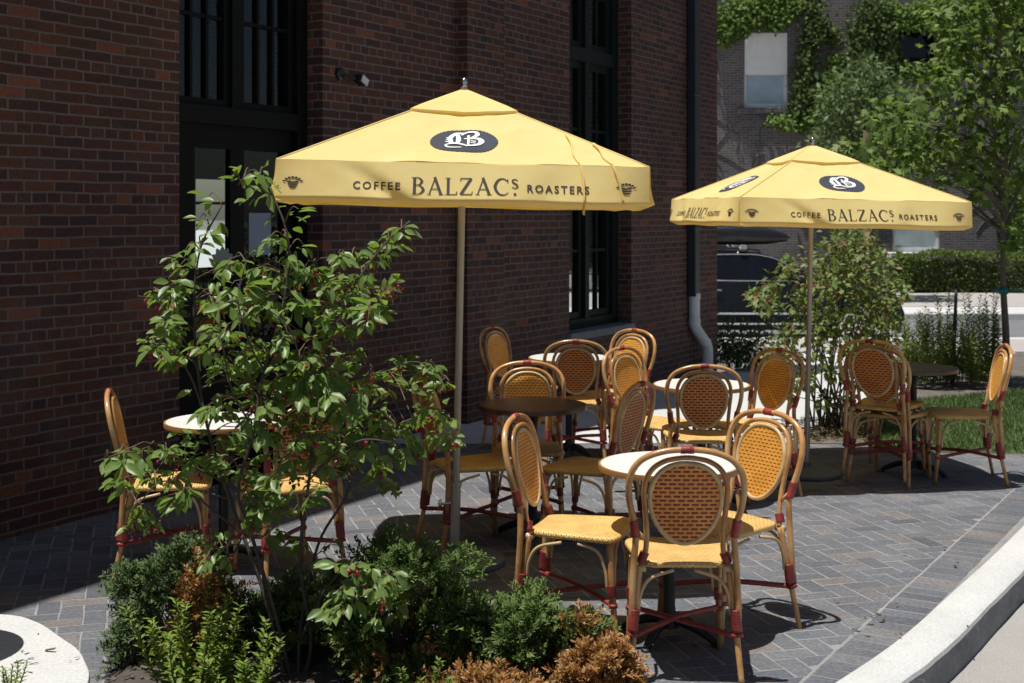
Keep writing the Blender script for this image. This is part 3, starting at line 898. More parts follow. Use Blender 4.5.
# ================================================================== bistro chair
def make_chair(label):
    root = empty('bistro_chair', label=label, cat='chair', group='rattan bistro chairs on the patio')
    R, RL, RD = M['rattan'], M['rattan_light'], M['red']
    def bind(name, parent, pts, r, wide=None):
        b = MB()
        P = catmull(pts, 6)
        n = 14
        Q = [P[int(round(i * (len(P) - 1) / n))] for i in range(n + 1)]
        Q = [P[0].lerp(P[-1], i / n) if len(pts) == 2 else Q[i] for i in range(n + 1)]
        rr = [r * (1.0 if i % 2 else 1.13) for i in range(n + 1)]
        b.tube(Q, rr, 12, flat=wide or 1.0)
        b.build(name, RD, parent, smooth=True)
    back_y = lambda z: -0.200 - (z - 0.50) * 0.20
    # legs
    for s in (-1, 1):
        lg = MB()
        P = catmull([(s * 0.172, -0.182, 0.445), (s * 0.185, -0.205, 0.30), (s * 0.195, -0.222, 0.20), (s * 0.212, -0.262, 0.0)], 5)
        lg.tube(P, [0.0142 - 0.0028 * i / (len(P) - 1) for i in range(len(P))], 10)
        l = lg.build('leg', R, root, smooth=True)
        bind('binding', l, [(s * 0.193, -0.214, 0.285), (s * 0.198, -0.222, 0.205)], 0.0195, 1.35)
        k = MB(); k.tube([(s * 0.198, -0.224, 0.198), (s * 0.200, -0.228, 0.182)], 0.0225, 12); k.build('binding', RD, l, smooth=True)
        lg = MB()
        P = catmull([(s * 0.172, 0.162, 0.440), (s * 0.180, 0.176, 0.24), (s * 0.188, 0.196, 0.0)], 6)
        lg.tube(P, [0.0150 - 0.0028 * i / (len(P) - 1) for i in range(len(P))], 10)
        l = lg.build('leg', R, root, smooth=True)
        bind('binding', l, [(s * 0.1785, 0.173, 0.262), (s * 0.1805, 0.177, 0.215)], 0.0175)
        k = MB(); k.tube([(s * 0.181, 0.179, 0.185), (s * 0.182, 0.181, 0.170)], 0.0195, 12); k.build('binding', RD, l, smooth=True)
    # crossing stretchers
    for s, dz in ((1, 0.0), (-1, 0.014)):
        st = MB()
        P = catmull([(s * 0.196, -0.226, 0.186), (0.0, -0.02, 0.186 + dz), (-s * 0.181, 0.180, 0.180)], 8)
        st.tube(P, [0.0112 + 0.0007 * (i % 2) for i in range(len(P))], 8)
        st.build('stretcher', RD, root, smooth=True)
    # light curved braces between the legs and the seat frame
    def brace(a, b, c):
        br = MB(); m1 = (a[0] * 0.93 + c[0] * 0.07, a[1] * 0.93 + c[1] * 0.07, a[2] + 0.075); m2 = (a[0] * 0.66 + c[0] * 0.34, a[1] * 0.66 + c[1] * 0.34, 0.398)
        br.tube(catmull([a, m1, m2, c], 6), 0.0070, 8)
        br.build('brace', RL, root, smooth=True)
    for s in (-1, 1):
        brace((s * 0.178, -0.205, 0.262), (s * 0.125, -0.198, 0.362), (s * 0.040, -0.188, 0.428))
        brace((s * 0.160, 0.180, 0.245), (s * 0.115, 0.178, 0.362), (s * 0.040, 0.172, 0.428))
        brace((s * 0.186, -0.192, 0.262), (s * 0.187, -0.135, 0.362), (s * 0.187, -0.040, 0.425))
        brace((s * 0.182, 0.155, 0.245), (s * 0.187, 0.105, 0.362), (s * 0.190, 0.030, 0.425))
    # seat
    nA = 44
    def outline(a):
        c, q = math.cos(a), math.sin(a)
        e = 2 / 6.5
        x = math.copysign(abs(c) ** e, c); y = math.copysign(abs(q) ** e, q)
        y2 = y * 0.198
        return x * (0.192 + 0.026 * y), y2 + (0.010 * (1 - x * x) if y > 0 else 0)
    sm = MB(); uv = []
    lv = [(0.0, 0.4585), (0.35, 0.459), (0.65, 0.4605), (0.90, 0.462), (0.975, 0.461), (0.997, 0.456), (1.0, 0.449), (0.997, 0.441), (0.97, 0.437), (0.6, 0.438)]
    vs, fs = [], []
    for r, z in lv:
        for k in range(nA):
            x, y = outline(2 * PI * k / nA)
            px, py = x * max(r, 0.002), y * max(r, 0.002)
            vs.append((px, py, z)); ex = (0.462 - z) if z < 0.459 and r > 0.9 else 0
            nrm = math.hypot(px, py) or 1
            uv.append((px + px / nrm * ex, py + py / nrm * ex))
    for i in range(len(lv) - 1):
        for k in range(nA):
            k2 = (k + 1) % nA
            fs.append((i * nA + k, i * nA + k2, (i + 1) * nA + k2, (i + 1) * nA + k))
    sm.add(vs, fs); sm.uv = uv
    seat = sm.build('seat', M['weave_seat'], root, smooth=True)
    # woven oval panel: front and rear faces with a cane rim
    def egg(a, r=1.0):
        z, s_ = math.cos(a), math.sin(a)
        if z > 0:
            s_ = math.copysign(abs(s_) ** 0.86, s_)
        return 0.131 * s_ * (1 + 0.12 * z - 0.03 * z * z) * r, 0.712 + 0.166 * z * r
    bp = empty('back_panel'); bp.parent = root
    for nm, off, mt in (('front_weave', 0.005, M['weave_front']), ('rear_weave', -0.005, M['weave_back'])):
        pn = MB(); uv = []; vs, fs = [], []
        nk = 40; rr = [0.01, 0.3, 0.55, 0.75, 0.9, 1.0]
        for r in rr:
            for k in range(nk):
                x, z = egg(2 * PI * k / nk, r)
                vs.append((x, back_y(z) + off - 0.006 * (1 - r * r), z)); uv.append((x, z))
        for i in range(len(rr) - 1):
            for k in range(nk):
                k2 = (k + 1) % nk
                q = (i * nk + k, i * nk + k2, (i + 1) * nk + k2, (i + 1) * nk + k)
                fs.append(q if off > 0 else q[::-1])
        pn.add(vs, fs); pn.uv = uv
        pn.build(nm, mt, bp, smooth=True)
    fm = MB()
    pts = []
    for k in range(48):
        x, z = egg(2 * PI * k / 48, 1.03); pts.append((x, back_y(z), z))
    fm.tube(pts, 0.0105, 8, closed=True)
    fm.build('panel_rim', RL, bp, smooth=True)
    # inner and outer bent bows
    ib = MB()
    half = [(0.172, 0.445), (0.150, 0.50), (0.146, 0.58), (0.152, 0.68), (0.158, 0.755), (0.151, 0.815), (0.126, 0.862), (0.086, 0.891), (0.043, 0.903)]
    pts = [(-x, back_y(z) + (0.012 if z < 0.46 else 0), z) for x, z in half] + [(0, back_y(0.907), 0.907)] + \
          [(x, back_y(z) + (0.012 if z < 0.46 else 0), z) for x, z in half[::-1]]
    ib.tube(catmull(pts, 5), 0.0108, 9)
    inner = ib.build('inner_bow', R, root, smooth=True)
    for s in (-1, 1):
        bind('binding', inner, [(s * 0.166, -0.192, 0.462), (s * 0.152, -0.196, 0.498)], 0.0165, 1.2)
        k = MB(); k.tube([(s * 0.186, -0.188, 0.437), (s * 0.146, -0.192, 0.437)], 0.0165, 10); k.build('tie', M['rattan_light'], inner, smooth=True)
    ob = MB()
    oy = lambda z: back_y(z) - 0.012
    half = [(0.202, 0.215, -0.226), (0.202, 0.32, -0.222), (0.196, 0.45, -0.216), (0.188, 0.56, -0.220), (0.194, 0.63, None), (0.212, 0.71, None),
            (0.218, 0.785, None), (0.204, 0.855, None), (0.162, 0.906, None), (0.085, 0.936, None)]
    pts = [(-x, y if y is not None else oy(z), z) for x, z, y in half] + [(0, oy(0.943), 0.943)] + [(x, y if y is not None else oy(z), z) for x, z, y in half[::-1]]
    P = catmull(pts, 5)
    ob.tube(P, 0.0129, 10)
    outer = ob.build('outer_bow', R, root, smooth=True)
    bind('binding', outer, [(-0.024, oy(0.942), 0.9425), (0, oy(0.943), 0.9432), (0.024, oy(0.942), 0.9425)], 0.0155)
    for s in (-1, 1):
        bind('binding', outer, [(s * 0.197, oy(0.645), 0.645), (s * 0.189, -0.221, 0.575)], 0.0160)
        lk = MB(); lk.tube([(s * 0.189, -0.221, 0.60), (s * 0.150, back_y(0.56), 0.555)], 0.0085, 8)
        lk.build('link', R, outer, smooth=True)
    return root

CH = [
    # x, y, facing (dx, dy), label
    (0.665, 5.375, (0.02, 1), "rattan chair seen from behind with dark red back, tucked under white table beside dead juniper"),
    (0.30, 5.80, (0.955, -0.30), "rattan chair with pale sunlit bow, side-on at white table behind the bushy green juniper"),
    (0.91, 5.86, (-0.80, -0.60), "rattan chair with glowing yellow sunlit back, at white table on the kerb side"),
    (0.09, 7.74, (0.0, -1), "rattan chair facing out behind the brown round table, red tie on top of its bow"),
    (-0.20, 7.28, (0.93, 0.36), "shaded rattan chair half hidden by the umbrella pole, drawn up to the brown round table"),
    (0.41, 7.18, (-0.87, 0.50), "shaded rattan chair with dull brown back standing between brown round table and white table"),
    (0.46, 9.68, (0.06, 1), "rattan chair seen from behind with dark back, at the white table under the tall window"),
    (0.10, 10.38, (0.87, -0.50), "rattan chair in the wall shadow, its grey-gold back close against the dark bricks"),
    (0.72, 10.05, (-0.72, -0.69), "rattan chair below the tall window, mostly covered by another chair's yellow back"),
    (0.94, 8.69, (0.74, -0.67), "rattan chair whose yellow back overlaps the chair behind it, below the brick corner"),
    (1.13, 8.15, (0.03, 1), "rattan chair seen from behind in front of the pale downspout, its white table beyond it"),
    (1.50, 8.58, (-0.80, -0.60), "rattan chair with yellow back shaded on top, right beside the thin umbrella pole"),
    (2.57, 9.12, (0.60, 0.80), "rattan chair in shade seen from behind by the lawn, carrying a stacked chair"),
    (3.02, 9.10, (-0.99, 0.12), "rattan chair side-on with its back to the lawn, facing the shaded dark table"),
    (-1.72, 6.80, (0.975, 0.20), "rattan chair side-on before the dark brick wall, behind the dark green juniper"),
    (-1.13, 6.72, (-0.55, 0.83), "rattan chair largely screened by serviceberry leaves, near the entrance door"),
]
proto = make_chair('x')
for ob_ in proto.children_recursive:                     # settle the back to its real height
    if ob_.type == 'MESH':
        for v_ in ob_.data.vertices:
            if v_.co.z > 0.47: v_.co.z = 0.47 + (v_.co.z - 0.47) * 0.93
for i, (x, y, d, lab) in enumerate(CH):
    o = proto if i == 0 else copy_tree(proto)
    o.location = (x, y, 0)
    o.rotation_euler = (0, 0, math.atan2(d[1], d[0]) - PI / 2)
    o['label'] = lab
o = copy_tree(proto)
d = CH[12][2]
o.location = (2.57 - 0.045, 9.12 - 0.03, 0.062)
o.rotation_euler = (math.radians(1.5), 0, math.atan2(d[1], d[0]) - PI / 2 + 0.03)
o['label'] = 'rattan chair stacked on top of another, its red arch rising above beside the lawn'

# ================================================================== bistro table
def make_table(dark):
    root = empty('bistro_table', cat='table', group='round bistro tables on the patio')
    t = MB(); t.lathe([(0.286, 0.722), (0.290, 0.726), (0.290, 0.738), (0.286, 0.741)], 56)
    t.build('tabletop', M['dark_top'] if dark else M['white_top'], root, auto=30)
    r = MB()
    n = 64
    P = [(0.2965 * math.cos(2 * PI * k / n), 0.2965 * math.sin(2 * PI * k / n), 0.729) for k in range(n)]
    vs, fs = [], []
    pr = [(0.2903, 0.715), (0.299, 0.715), (0.3005, 0.728), (0.299, 0.7385), (0.2903, 0.7395)]
    for k in range(n):
        for rr, z in pr:
            vs.append((rr * math.cos(2 * PI * k / n), rr * math.sin(2 * PI * k / n), z))
    for k in range(n):
        k2 = (k + 1) % n
        for j in range(5):
            j2 = (j + 1) % 5
            fs.append((k * 5 + j, k2 * 5 + j, k2 * 5 + j2, k * 5 + j2))
    r.add(vs, fs)
    r.build('rim', M['dark_top'] if dark else M['edge_wood'], root, auto=40)
    p = MB(); p.lathe([(0.05, 0.05), (0.034, 0.09), (0.026, 0.14), (0.026, 0.62), (0.034, 0.67), (0.06, 0.70)], 18)
    p.build('pedestal', M['iron'], root, auto=40)
    s = MB(); s.box(-0.17, 0.17, -0.02, 0.02, 0.70, 0.7215); s.box(-0.02, 0.02, -0.17, 0.17, 0.699, 0.7205); s.build('top_bracket', M['iron'], root)
    for k in range(4):
        a = PI / 4 + k * PI / 2
        f = MB()
        c, q = math.cos(a), math.sin(a)
        P = catmull([(0.03 * c, 0.03 * q, 0.085), (0.12 * c, 0.12 * q, 0.062), (0.19 * c, 0.19 * q, 0.03), (0.215 * c, 0.215 * q, 0.013)], 5)
        f.tube(P, [0.022 - 0.008 * i / (len(P) - 1) for i in range(len(P))], 8)
        f.lathe([(0.02, 0.0), (0.022, 0.006), (0.016, 0.014)], 12, (0.215 * c, 0.215 * q, 0))
        f.build('foot', M['iron'], root, smooth=True)
    return root

tw, td = make_table(False), make_table(True)
TB = [(0.665, 5.72, 0, 'white round table closest to the kerb, with rattan chairs drawn up around it'),
      (0.115, 7.49, 1, 'dark brown round table under the umbrella bearing the front serviceberry shrub'),
      (0.42, 9.94, 0, 'white round table below the tall dark window, mostly behind a chair back'),
      (1.175, 8.37, 0, 'white round table in front of the downspout and sunny concrete path'),
      (2.76, 9.29, 1, 'dark grey-brown round table at the lawn edge under the farther umbrella'),
      (-1.475, 6.91, 0, 'white round table before the black entrance door, seen through serviceberry twigs'),
      (-2.47, 5.41, 0, 'white round table on the pale concrete pad, casting a round shadow')]
TB[1] = (0.115, 7.49, 1, 'dark brown round table in shade next to the nearer umbrella pole')
first = {0: tw, 1: td}
for x, y, k, lab in TB:
    o = first.pop(k) if k in first else copy_tree(td if k else tw)
    o.location = (x, y, 0); o.rotation_euler = (0, 0, random.uniform(0, 1.5)); o['label'] = lab

# ================================================================== umbrellas
def stroke(pts, ws, n=0, closed=False):
    """Flat pen stroke: quads along pts with width per point."""
    if n:
        k = len(pts)
        P = catmull([(p[0], p[1], 0) for p in pts], n)
        W = []
        for i in range(k - 1):
            for j in range(n): W.append(ws[i] + (ws[i + 1] - ws[i]) * j / n)
        W.append(ws[-1])
    else:
        P = [Vector((p[0], p[1], 0)) for p in pts]; W = list(ws)
    vs, fs = [], []
    for i, p in enumerate(P):
        t = P[min(i + 1, len(P) - 1)] - P[max(i - 1, 0)]
        t.normalize()
        q = Vector((-t.y, t.x, 0)) * W[i] / 2 * 1.12
        vs += [((p + q).x, (p + q).y), ((p - q).x, (p - q).y)]
    for i in range(len(P) - 1):
        fs.append((2 * i, 2 * i + 1, 2 * i + 3, 2 * i + 2))
    return vs, fs

def serif(x, y, w=0.2, h=0.035):
    return [(x - w / 2, y - h / 2), (x + w / 2, y - h / 2), (x + w / 2, y + h / 2), (x - w / 2, y + h / 2)], [(0, 1, 2, 3)]

def glyph(ch):
    """Roman capitals drawn as strokes in a cap height of 1; returns shapes and advance."""
    S = []
    if ch == 'B':
        S += [stroke([(0.16, 0), (0.16, 1)], [0.13, 0.13]), serif(0.10, 0.018, 0.2), serif(0.10, 0.982, 0.2)]
        S.append(stroke([(0.16, 0.975), (0.38, 0.965), (0.52, 0.77), (0.38, 0.565), (0.16, 0.55)], [0.04, 0.05, 0.13, 0.05, 0.04], 5))
        S.append(stroke([(0.16, 0.545), (0.42, 0.52), (0.60, 0.28), (0.42, 0.04), (0.16, 0.025)], [0.04, 0.05, 0.14, 0.05, 0.04], 5)); adv = 0.76
    elif ch == 'A':
        S += [stroke([(0.10, 0), (0.40, 1.0)], [0.05, 0.05]), stroke([(0.37, 1.03), (0.70, 0)], [0.13, 0.13]), stroke([(0.20, 0.33), (0.58, 0.33)], [0.045, 0.045]),
              serif(0.10, 0.018, 0.22), serif(0.70, 0.018, 0.26)]; adv = 0.86
    elif ch == 'L':
        S += [stroke([(0.16, 0), (0.16, 1)], [0.12, 0.12]), serif(0.15, 0.982, 0.28), serif(0.10, 0.018, 0.2), stroke([(0.16, 0.022), (0.56, 0.022)], [0.045, 0.045]),
              stroke([(0.56, 0.0), (0.60, 0.20)], [0.05, 0.03])]; adv = 0.68
    elif ch == 'Z':
        S += [stroke([(0.08, 0.975), (0.62, 0.975)], [0.05, 0.05]), stroke([(0.60, 0.98), (0.08, 0.02)], [0.13, 0.13]), stroke([(0.06, 0.025), (0.62, 0.025)], [0.05, 0.05]),
              stroke([(0.09, 0.99), (0.06, 0.80)], [0.045, 0.03]), stroke([(0.62, 0.01), (0.66, 0.21)], [0.045, 0.03])]; adv = 0.78
    elif ch == 'C':
        S += [stroke([(0.72, 0.84), (0.52, 0.985), (0.26, 0.90), (0.09, 0.50), (0.26, 0.10), (0.54, 0.015), (0.76, 0.16)], [0.05, 0.055, 0.10, 0.14, 0.10, 0.055, 0.04], 6),
              stroke([(0.73, 0.98), (0.73, 0.74)], [0.04, 0.04])]; adv = 0.86
    elif ch == 's':      # small raised s over a dot
        S += [stroke([(0.34, 0.88), (0.22, 0.975), (0.08, 0.90), (0.12, 0.76), (0.28, 0.66), (0.33, 0.52), (0.20, 0.43), (0.05, 0.50)], [0.045, 0.05, 0.07, 0.09, 0.09, 0.07, 0.05, 0.04], 5)]
        S.append(([(0.2 + 0.075 * math.cos(k * PI / 6), 0.07 + 0.075 * math.sin(k * PI / 6)) for k in range(12)], [tuple(range(12))])); adv = 0.42
    return S, adv

def serif_word(word):
    vs, fs, x = [], [], 0.0
    for ch in word:
        S, adv = glyph(ch)
        for v, f in S:
            b = len(vs)
            vs += [(p[0] + x, p[1]) for p in v]
            fs += [[i + b for i in q] for q in f]
        x += adv + 0.03
    return vs, fs, x

def sans_word(word, spacing=1.35):
    cu = bpy.data.curves.new('word', 'FONT')
    cu.body = word; cu.size = 1.0; cu.offset = 0.022; cu.space_character = spacing; cu.resolution_u = 3
    ob = bpy.data.objects.new('word', cu); COL.objects.link(ob)
    bpy.context.view_layer.update()
    me = bpy.data.meshes.new_from_object(ob)
    vs = [(v.co.x, v.co.y) for v in me.vertices]; fs = [list(p.vertices) for p in me.polygons]
    bpy.data.objects.remove(ob); bpy.data.meshes.remove(me); bpy.data.curves.remove(cu)
    return vs, fs

def fit(shape, x0, x1, z0, z1):
    vs, fs = shape[0], shape[1]
    xs = [v[0] for v in vs]; zs = [v[1] for v in vs]
    a, b, c, d = min(xs), max(xs), min(zs), max(zs)
    return [(x0 + (v[0] - a) / (b - a) * (x1 - x0), z0 + (v[1] - c) / (d - c) * (z1 - z0)) for v in vs], fs

HW, Z_APEX, Z_EAVE, VAL = 0.842, 2.425, 2.025, 0.195
def val_pt(u, v, k):
    """Point on a valance: u across (-1..1), v down (0..1), k the side."""
    x = u * HW
    amp = v ** 1.2
    y = -HW - 0.004 - amp * (0.007 * math.sin(5.2 * u + 1.3 + k) + 0.004 * math.sin(11 * u + 2.1 * k + 0.4)) * (1 - 0.3 * abs(u))
    fold = math.exp(-((u + 0.62 - 0.30 * v) / 0.075) ** 2)
    y += 0.050 * amp * fold * (1 if k % 2 == 0 else 0.5)
    fold2 = math.exp(-((u - 0.52 + 0.10 * v) / 0.09) ** 2)
    y += 0.016 * amp * fold2
    fl_ = 1 - 0.85 * abs(u) ** 5
    y -= fl_ * 0.085 * v if v < 0.88 else fl_ * 0.0748 - 0.55 * (v - 0.88) * 0.9
    z = Z_EAVE - VAL * v + 0.003 * math.sin(7 * u + k) * v
    return Vector((x, y, z))
def can_pt(u, t, k, lift=0.0):
    half = HW * t
    sag = 0.026 * math.sin(PI * min(1, t)) * (1 - abs(u) ** 1.6) + (0.0055 * math.sin(8 * u + 6 * t + k) + 0.0035 * math.sin(17 * u - 9 * t + 2 * k)) * t * (1 - u * u)
    sag += 0.008 * math.exp(-(u / 0.035) ** 2) * math.sin(PI * min(1, t)) * 0
    return Vector((u * half, -half - lift * 0.42, Z_APEX - (Z_APEX - Z_EAVE) * t - sag + lift))
def rotk(p, k):
    c, s = (1, 0, -1, 0)[k], (0, 1, 0, -1)[k]
    return Vector((p.x * c - p.y * s, p.x * s + p.y * c, p.z))

def make_umbrella():
    root = empty('market_umbrella', cat='umbrella', group='yellow printed umbrellas over the tables')
    cv = empty('canopy'); cv.parent = root
    top = MB()
    NU, NTt = 28, 14
    for k in range(4):
        vs = [rotk(can_pt(-1 + 2 * i / NU, 0.012 + 0.988 * j / NTt, k), k) for j in range(NTt + 1) for i in range(NU + 1)]
        fs = [(j * (NU + 1) + i, (j + 1) * (NU + 1) + i, (j + 1) * (NU + 1) + i + 1, j * (NU + 1) + i + 1) for j in range(NTt) for i in range(NU)]
        top.add(vs, fs)
    for k in range(4):      # stitched hip seams and eave seam
        top.tube([rotk(can_pt(-1, 0.05 + 0.95 * j / 10, k), k) + Vector((0, 0, 0.001)) for j in range(11)], 0.0042, 5)
        top.tube([rotk(can_pt(-1 + 2 * j / 28, 1.0, k), k) for j in range(29)], 0.0032, 5)
    top.build('top_cloth', M['canvas'], cv, smooth=True)
    for k in range(4):
        vl = MB()
        NU2, NV = 90, 16
        vs, fs = [], []
        for j in range(NV + 1):
            for i in range(NU2 + 1):
                u = -1 + 2 * i / NU2; v = j / NV
                p = val_pt(u, v, k)
                e = max(0, (abs(u) - 0.965) / 0.035)
                if v == 1.0:
                    p.z += 0.022 * e * e
                vs.append(rotk(p, k))
        fs = [(j * (NU2 + 1) + i, (j + 1) * (NU2 + 1) + i, (j + 1) * (NU2 + 1) + i + 1, j * (NU2 + 1) + i + 1) for j in range(NV) for i in range(NU2)]
        vl.add(vs, fs)
        va = vl.build('valance', M['canvas'], cv, smooth=True)
        # printed words, icons
        def put(shape, name, mat, d=0.003):
            b = MB()
            q = []
            for x, z in shape[0]:
                u, v = x / HW, (Z_EAVE - z) / VAL
                p = val_pt(u, v, k); p.y -= d; q.append(rotk(p, k))
            b.add(q, shape[1]); b.build(name, mat, va)
        bw = serif_word('BALZACs')
        put(fit(sans_word('COFFEE'), -0.495, -0.285, 1.897, 1.933), 'lettering', M['ink'])
        put(fit(bw, -0.235, 0.245, 1.880, 1.962), 'lettering', M['ink'])
        put(fit(sans_word('ROASTERS'), 0.285, 0.565, 1.897, 1.933), 'lettering', M['ink'])
        cr = [[], []]
        def addc(s):
            b = len(cr[0]); cr[0].extend(s[0]); cr[1].extend([[i + b for i in f] for f in s[1]])
        for a0 in range(7):
            a = PI * (0.18 + 0.64 * a0 / 6)
            addc(([(0.042 * math.cos(a) - 0.007, 0.030 * math.sin(a)), (0.042 * math.cos(a) + 0.006, 0.030 * math.sin(a)),
                   (0.05 * math.cos(a) + 0.006, 0.036 * math.sin(a) + 0.004), (0.05 * math.cos(a) - 0.007, 0.036 * math.sin(a) + 0.004)], [(0, 1, 2, 3)]))
        for w_, z_ in ((0.026, 0.013), (0.022, 0.002), (0.016, -0.009)):
            addc(stroke([(-w_, z_ + 0.004), (0, z_), (w_, z_ + 0.004)], [0.007, 0.008, 0.007], 4))
        for cx in (-0.765, 0.735):
            put(([(p[0] + cx, p[1] + 1.91) for p in cr[0]], cr[1]), 'crown_mark', M['ink'])
        # round emblem on the slope
        def slope(px, pz, lift):
            # px across, pz up the slope, in metres about the emblem's centre
            t = 0.675 - pz / math.hypot(HW, Z_APEX - Z_EAVE)
            p = can_pt(max(-1, min(1, px / (HW * t))), t, k, lift)
            p.x = px
            return rotk(p, k)
        em = MB()
        NR, NA = 4, 88
        vs = [slope(0, 0, 0.004)]
        fs = []
        for r in range(1, NR + 1):
            for a in range(NA):
                th = 2 * PI * a / NA
                rr = 0.158 * r / NR * (1 + (0.03 if (a % 2 and r == NR) else 0))
                vs.append(slope(rr * math.cos(th), rr * math.sin(th), 0.004))
        for a in range(NA):
            fs.append((0, 1 + a, 1 + (a + 1) % NA))
            for r in range(NR - 1):
                b0, b1 = 1 + r * NA, 1 + (r + 1) * NA
                fs.append((b0 + a, b1 + a, b1 + (a + 1) % NA, b0 + (a + 1) % NA))
        em.add(vs, fs); em.build('emblem', M['navy'], cv, smooth=True)
        bl = MB()
        for pts, ws in (([(-0.055, -0.030), (-0.062, 0.02), (-0.035, 0.075), (0.0, 0.085)], [0.022, 0.026, 0.024, 0.012]),
                        ([(-0.028, 0.068), (-0.024, 0.01), (-0.030, -0.045)], [0.020, 0.026, 0.020]),
                        ([(-0.078, 0.028), (-0.05, 0.020)], [0.008, 0.022]), ([(-0.080, 0.008), (-0.05, -0.002)], [0.008, 0.020]), ([(-0.082, -0.014), (-0.05, -0.022)], [0.008, 0.020]),
                        ([(-0.012, 0.062), (0.015, 0.092), (0.05, 0.088), (0.058, 0.058), (0.030, 0.030), (0.0, 0.020)], [0.012, 0.014, 0.018, 0.026, 0.016, 0.010]),
                        ([(0.012, 0.024), (0.060, 0.022), (0.076, -0.008), (0.060, -0.040), (0.012, -0.062)], [0.012, 0.020, 0.032, 0.020, 0.014]),
                        ([(0.020, 0.060), (0.018, -0.050)], [0.012, 0.012]), ([(0.028, 0.000), (0.052, -0.006)], [0.010, 0.010]), ([(0.028, -0.020), (0.050, -0.026)], [0.008, 0.010]),
                        ([(-0.070, -0.040), (-0.035, -0.040), (-0.005, -0.052), (0.015, -0.066)], [0.016, 0.018, 0.018, 0.014]),
                        ([(-0.045, -0.042), (-0.078, -0.050), (-0.072, -0.078), (-0.040, -0.088), (-0.012, -0.086)], [0.010, 0.012, 0.012, 0.011, 0.008])):
            v, f = stroke(pts, [w_ * 0.74 for w_ in ws], 5)
            bl.add([slope(p[0] * 1.08, p[1] * 1.28, 0.008) for p in v], f)
        bl.build('emblem_letter', M['white_ink'], cv)
    vc = MB()
    for k in range(4):
        vs = []
        for j in range(6):
            t = 0.02 + 0.29 * j / 5
            for i in range(9):
                u = -1 + i / 4
                p = can_pt(u, t, k); p.z += 0.016 + 0.010 * (1 - u * u) * (j / 5) ; p.y -= 0.004
                if j == 5: p.z -= 0.004
                vs.append(rotk(p, k))
        vc.add(vs, [(j * 9 + i, (j + 1) * 9 + i, (j + 1) * 9 + i + 1, j * 9 + i + 1) for j in range(5) for i in range(8)])
        # short hanging lip of the vent flap
        b = [vs[5 * 9 + i] for i in range(9)]
        vc.add(b + [p + Vector((0, 0, -0.010)) for p in b], [(i, 9 + i, 10 + i, i + 1) for i in range(8)])
    vc.build('vent_flap', M['canvas'], cv, smooth=True)
    # frame: eight ribs and struts under the cloth
    hub_z = 1.98
    for k in range(8):
        a = k * PI / 4 + PI / 4
        L = HW * (1.41 if k % 2 == 0 else 1.0)
        dz_ = 0.0 if k % 2 == 0 else 0.036
        c, s = math.cos(a), math.sin(a)
        rb = MB()
        rb.tube([(0.03 * c, 0.03 * s, Z_APEX - 0.045 - dz_), (L * 0.975 * c, L * 0.975 * s, Z_EAVE - 0.025 - dz_)], 0.010, 6)
        r = rb.build('rib', M['edge_wood'], root)
        stt = MB(); stt.tube([(0.035 * c, 0.035 * s, hub_z), (L * 0.5 * c, L * 0.5 * s, (Z_APEX + Z_EAVE) / 2 - 0.045 - dz_)], 0.008, 6)
        stt.build('strut', M['edge_wood'], r)
    hb = MB(); hb.lathe([(0.022, hub_z - 0.04), (0.045, hub_z - 0.03), (0.045, hub_z + 0.02), (0.022, hub_z + 0.03)], 16)
    hb.lathe([(0.022, Z_APEX - 0.075), (0.042, Z_APEX - 0.065), (0.042, Z_APEX - 0.03), (0.022, Z_APEX - 0.022)], 16)
    hb.build('hub', M['pole'], root, auto=40)
    po = MB(); po.tube([(0, 0, 0.35), (0, 0, Z_APEX + 0.02)], 0.0185, 18); po.build('pole', M['pole'], root, auto=40)
    st = MB(); st.tube([(0, 0, 0.02), (0, 0, 0.40)], 0.0238, 18); st.tube([(0, 0, 0.395), (0, 0, 0.42)], 0.028, 18)
    st.build('pole_sleeve', M['pole'], root, auto=40)
    kn = MB(); kn.tube([(-0.025, -0.01, 0.31), (-0.075, -0.03, 0.31)], [0.007, 0.007], 8)
    kn.lathe([(0.006, 0), (0.022, 0.004), (0.022, 0.018), (0.006, 0.022)], 12, M=Matrix.Translation((-0.07, -0.028, 0.31)) @ Matrix.Rotation(-PI / 2, 4, 'Y'))
    kn.build('clamp_knob', M['steel'], root, auto=40)
    fi = MB(); fi.lathe([(0.010, Z_APEX + 0.02), (0.017, Z_APEX + 0.026), (0.013, Z_APEX + 0.034), (0.018, Z_APEX + 0.046), (0.014, Z_APEX + 0.064), (0.003, Z_APEX + 0.072)], 16)
    fi.build('finial', M['steel'], root, smooth=True)
    ba = MB(); ba.lathe([(0.255, 0.004), (0.26, 0.012), (0.258, 0.03), (0.24, 0.042), (0.08, 0.056), (0.04, 0.07), (0.034, 0.10)], 40)
    ba.build('base', M['base_grey'], root, auto=35)
    return root

LEAN = math.radians(1.15)
u1 = make_umbrella()
u1['label'] = 'large yellow umbrella with loose ties hanging over its valance, standing by the dark brown table'
u1.location = (-0.295, 6.94, 0); u1.rotation_euler = (0, LEAN, math.radians(2.6))
u2 = copy_tree(u1)
u2['label'] = 'yellow umbrella turned so two printed sides show, standing between white table and lawn table'
u2.location = (2.02, 9.27, 0); u2.rotation_euler = (0, LEAN, math.radians(9)); u2.scale = (0.915, 0.915, 0.93)
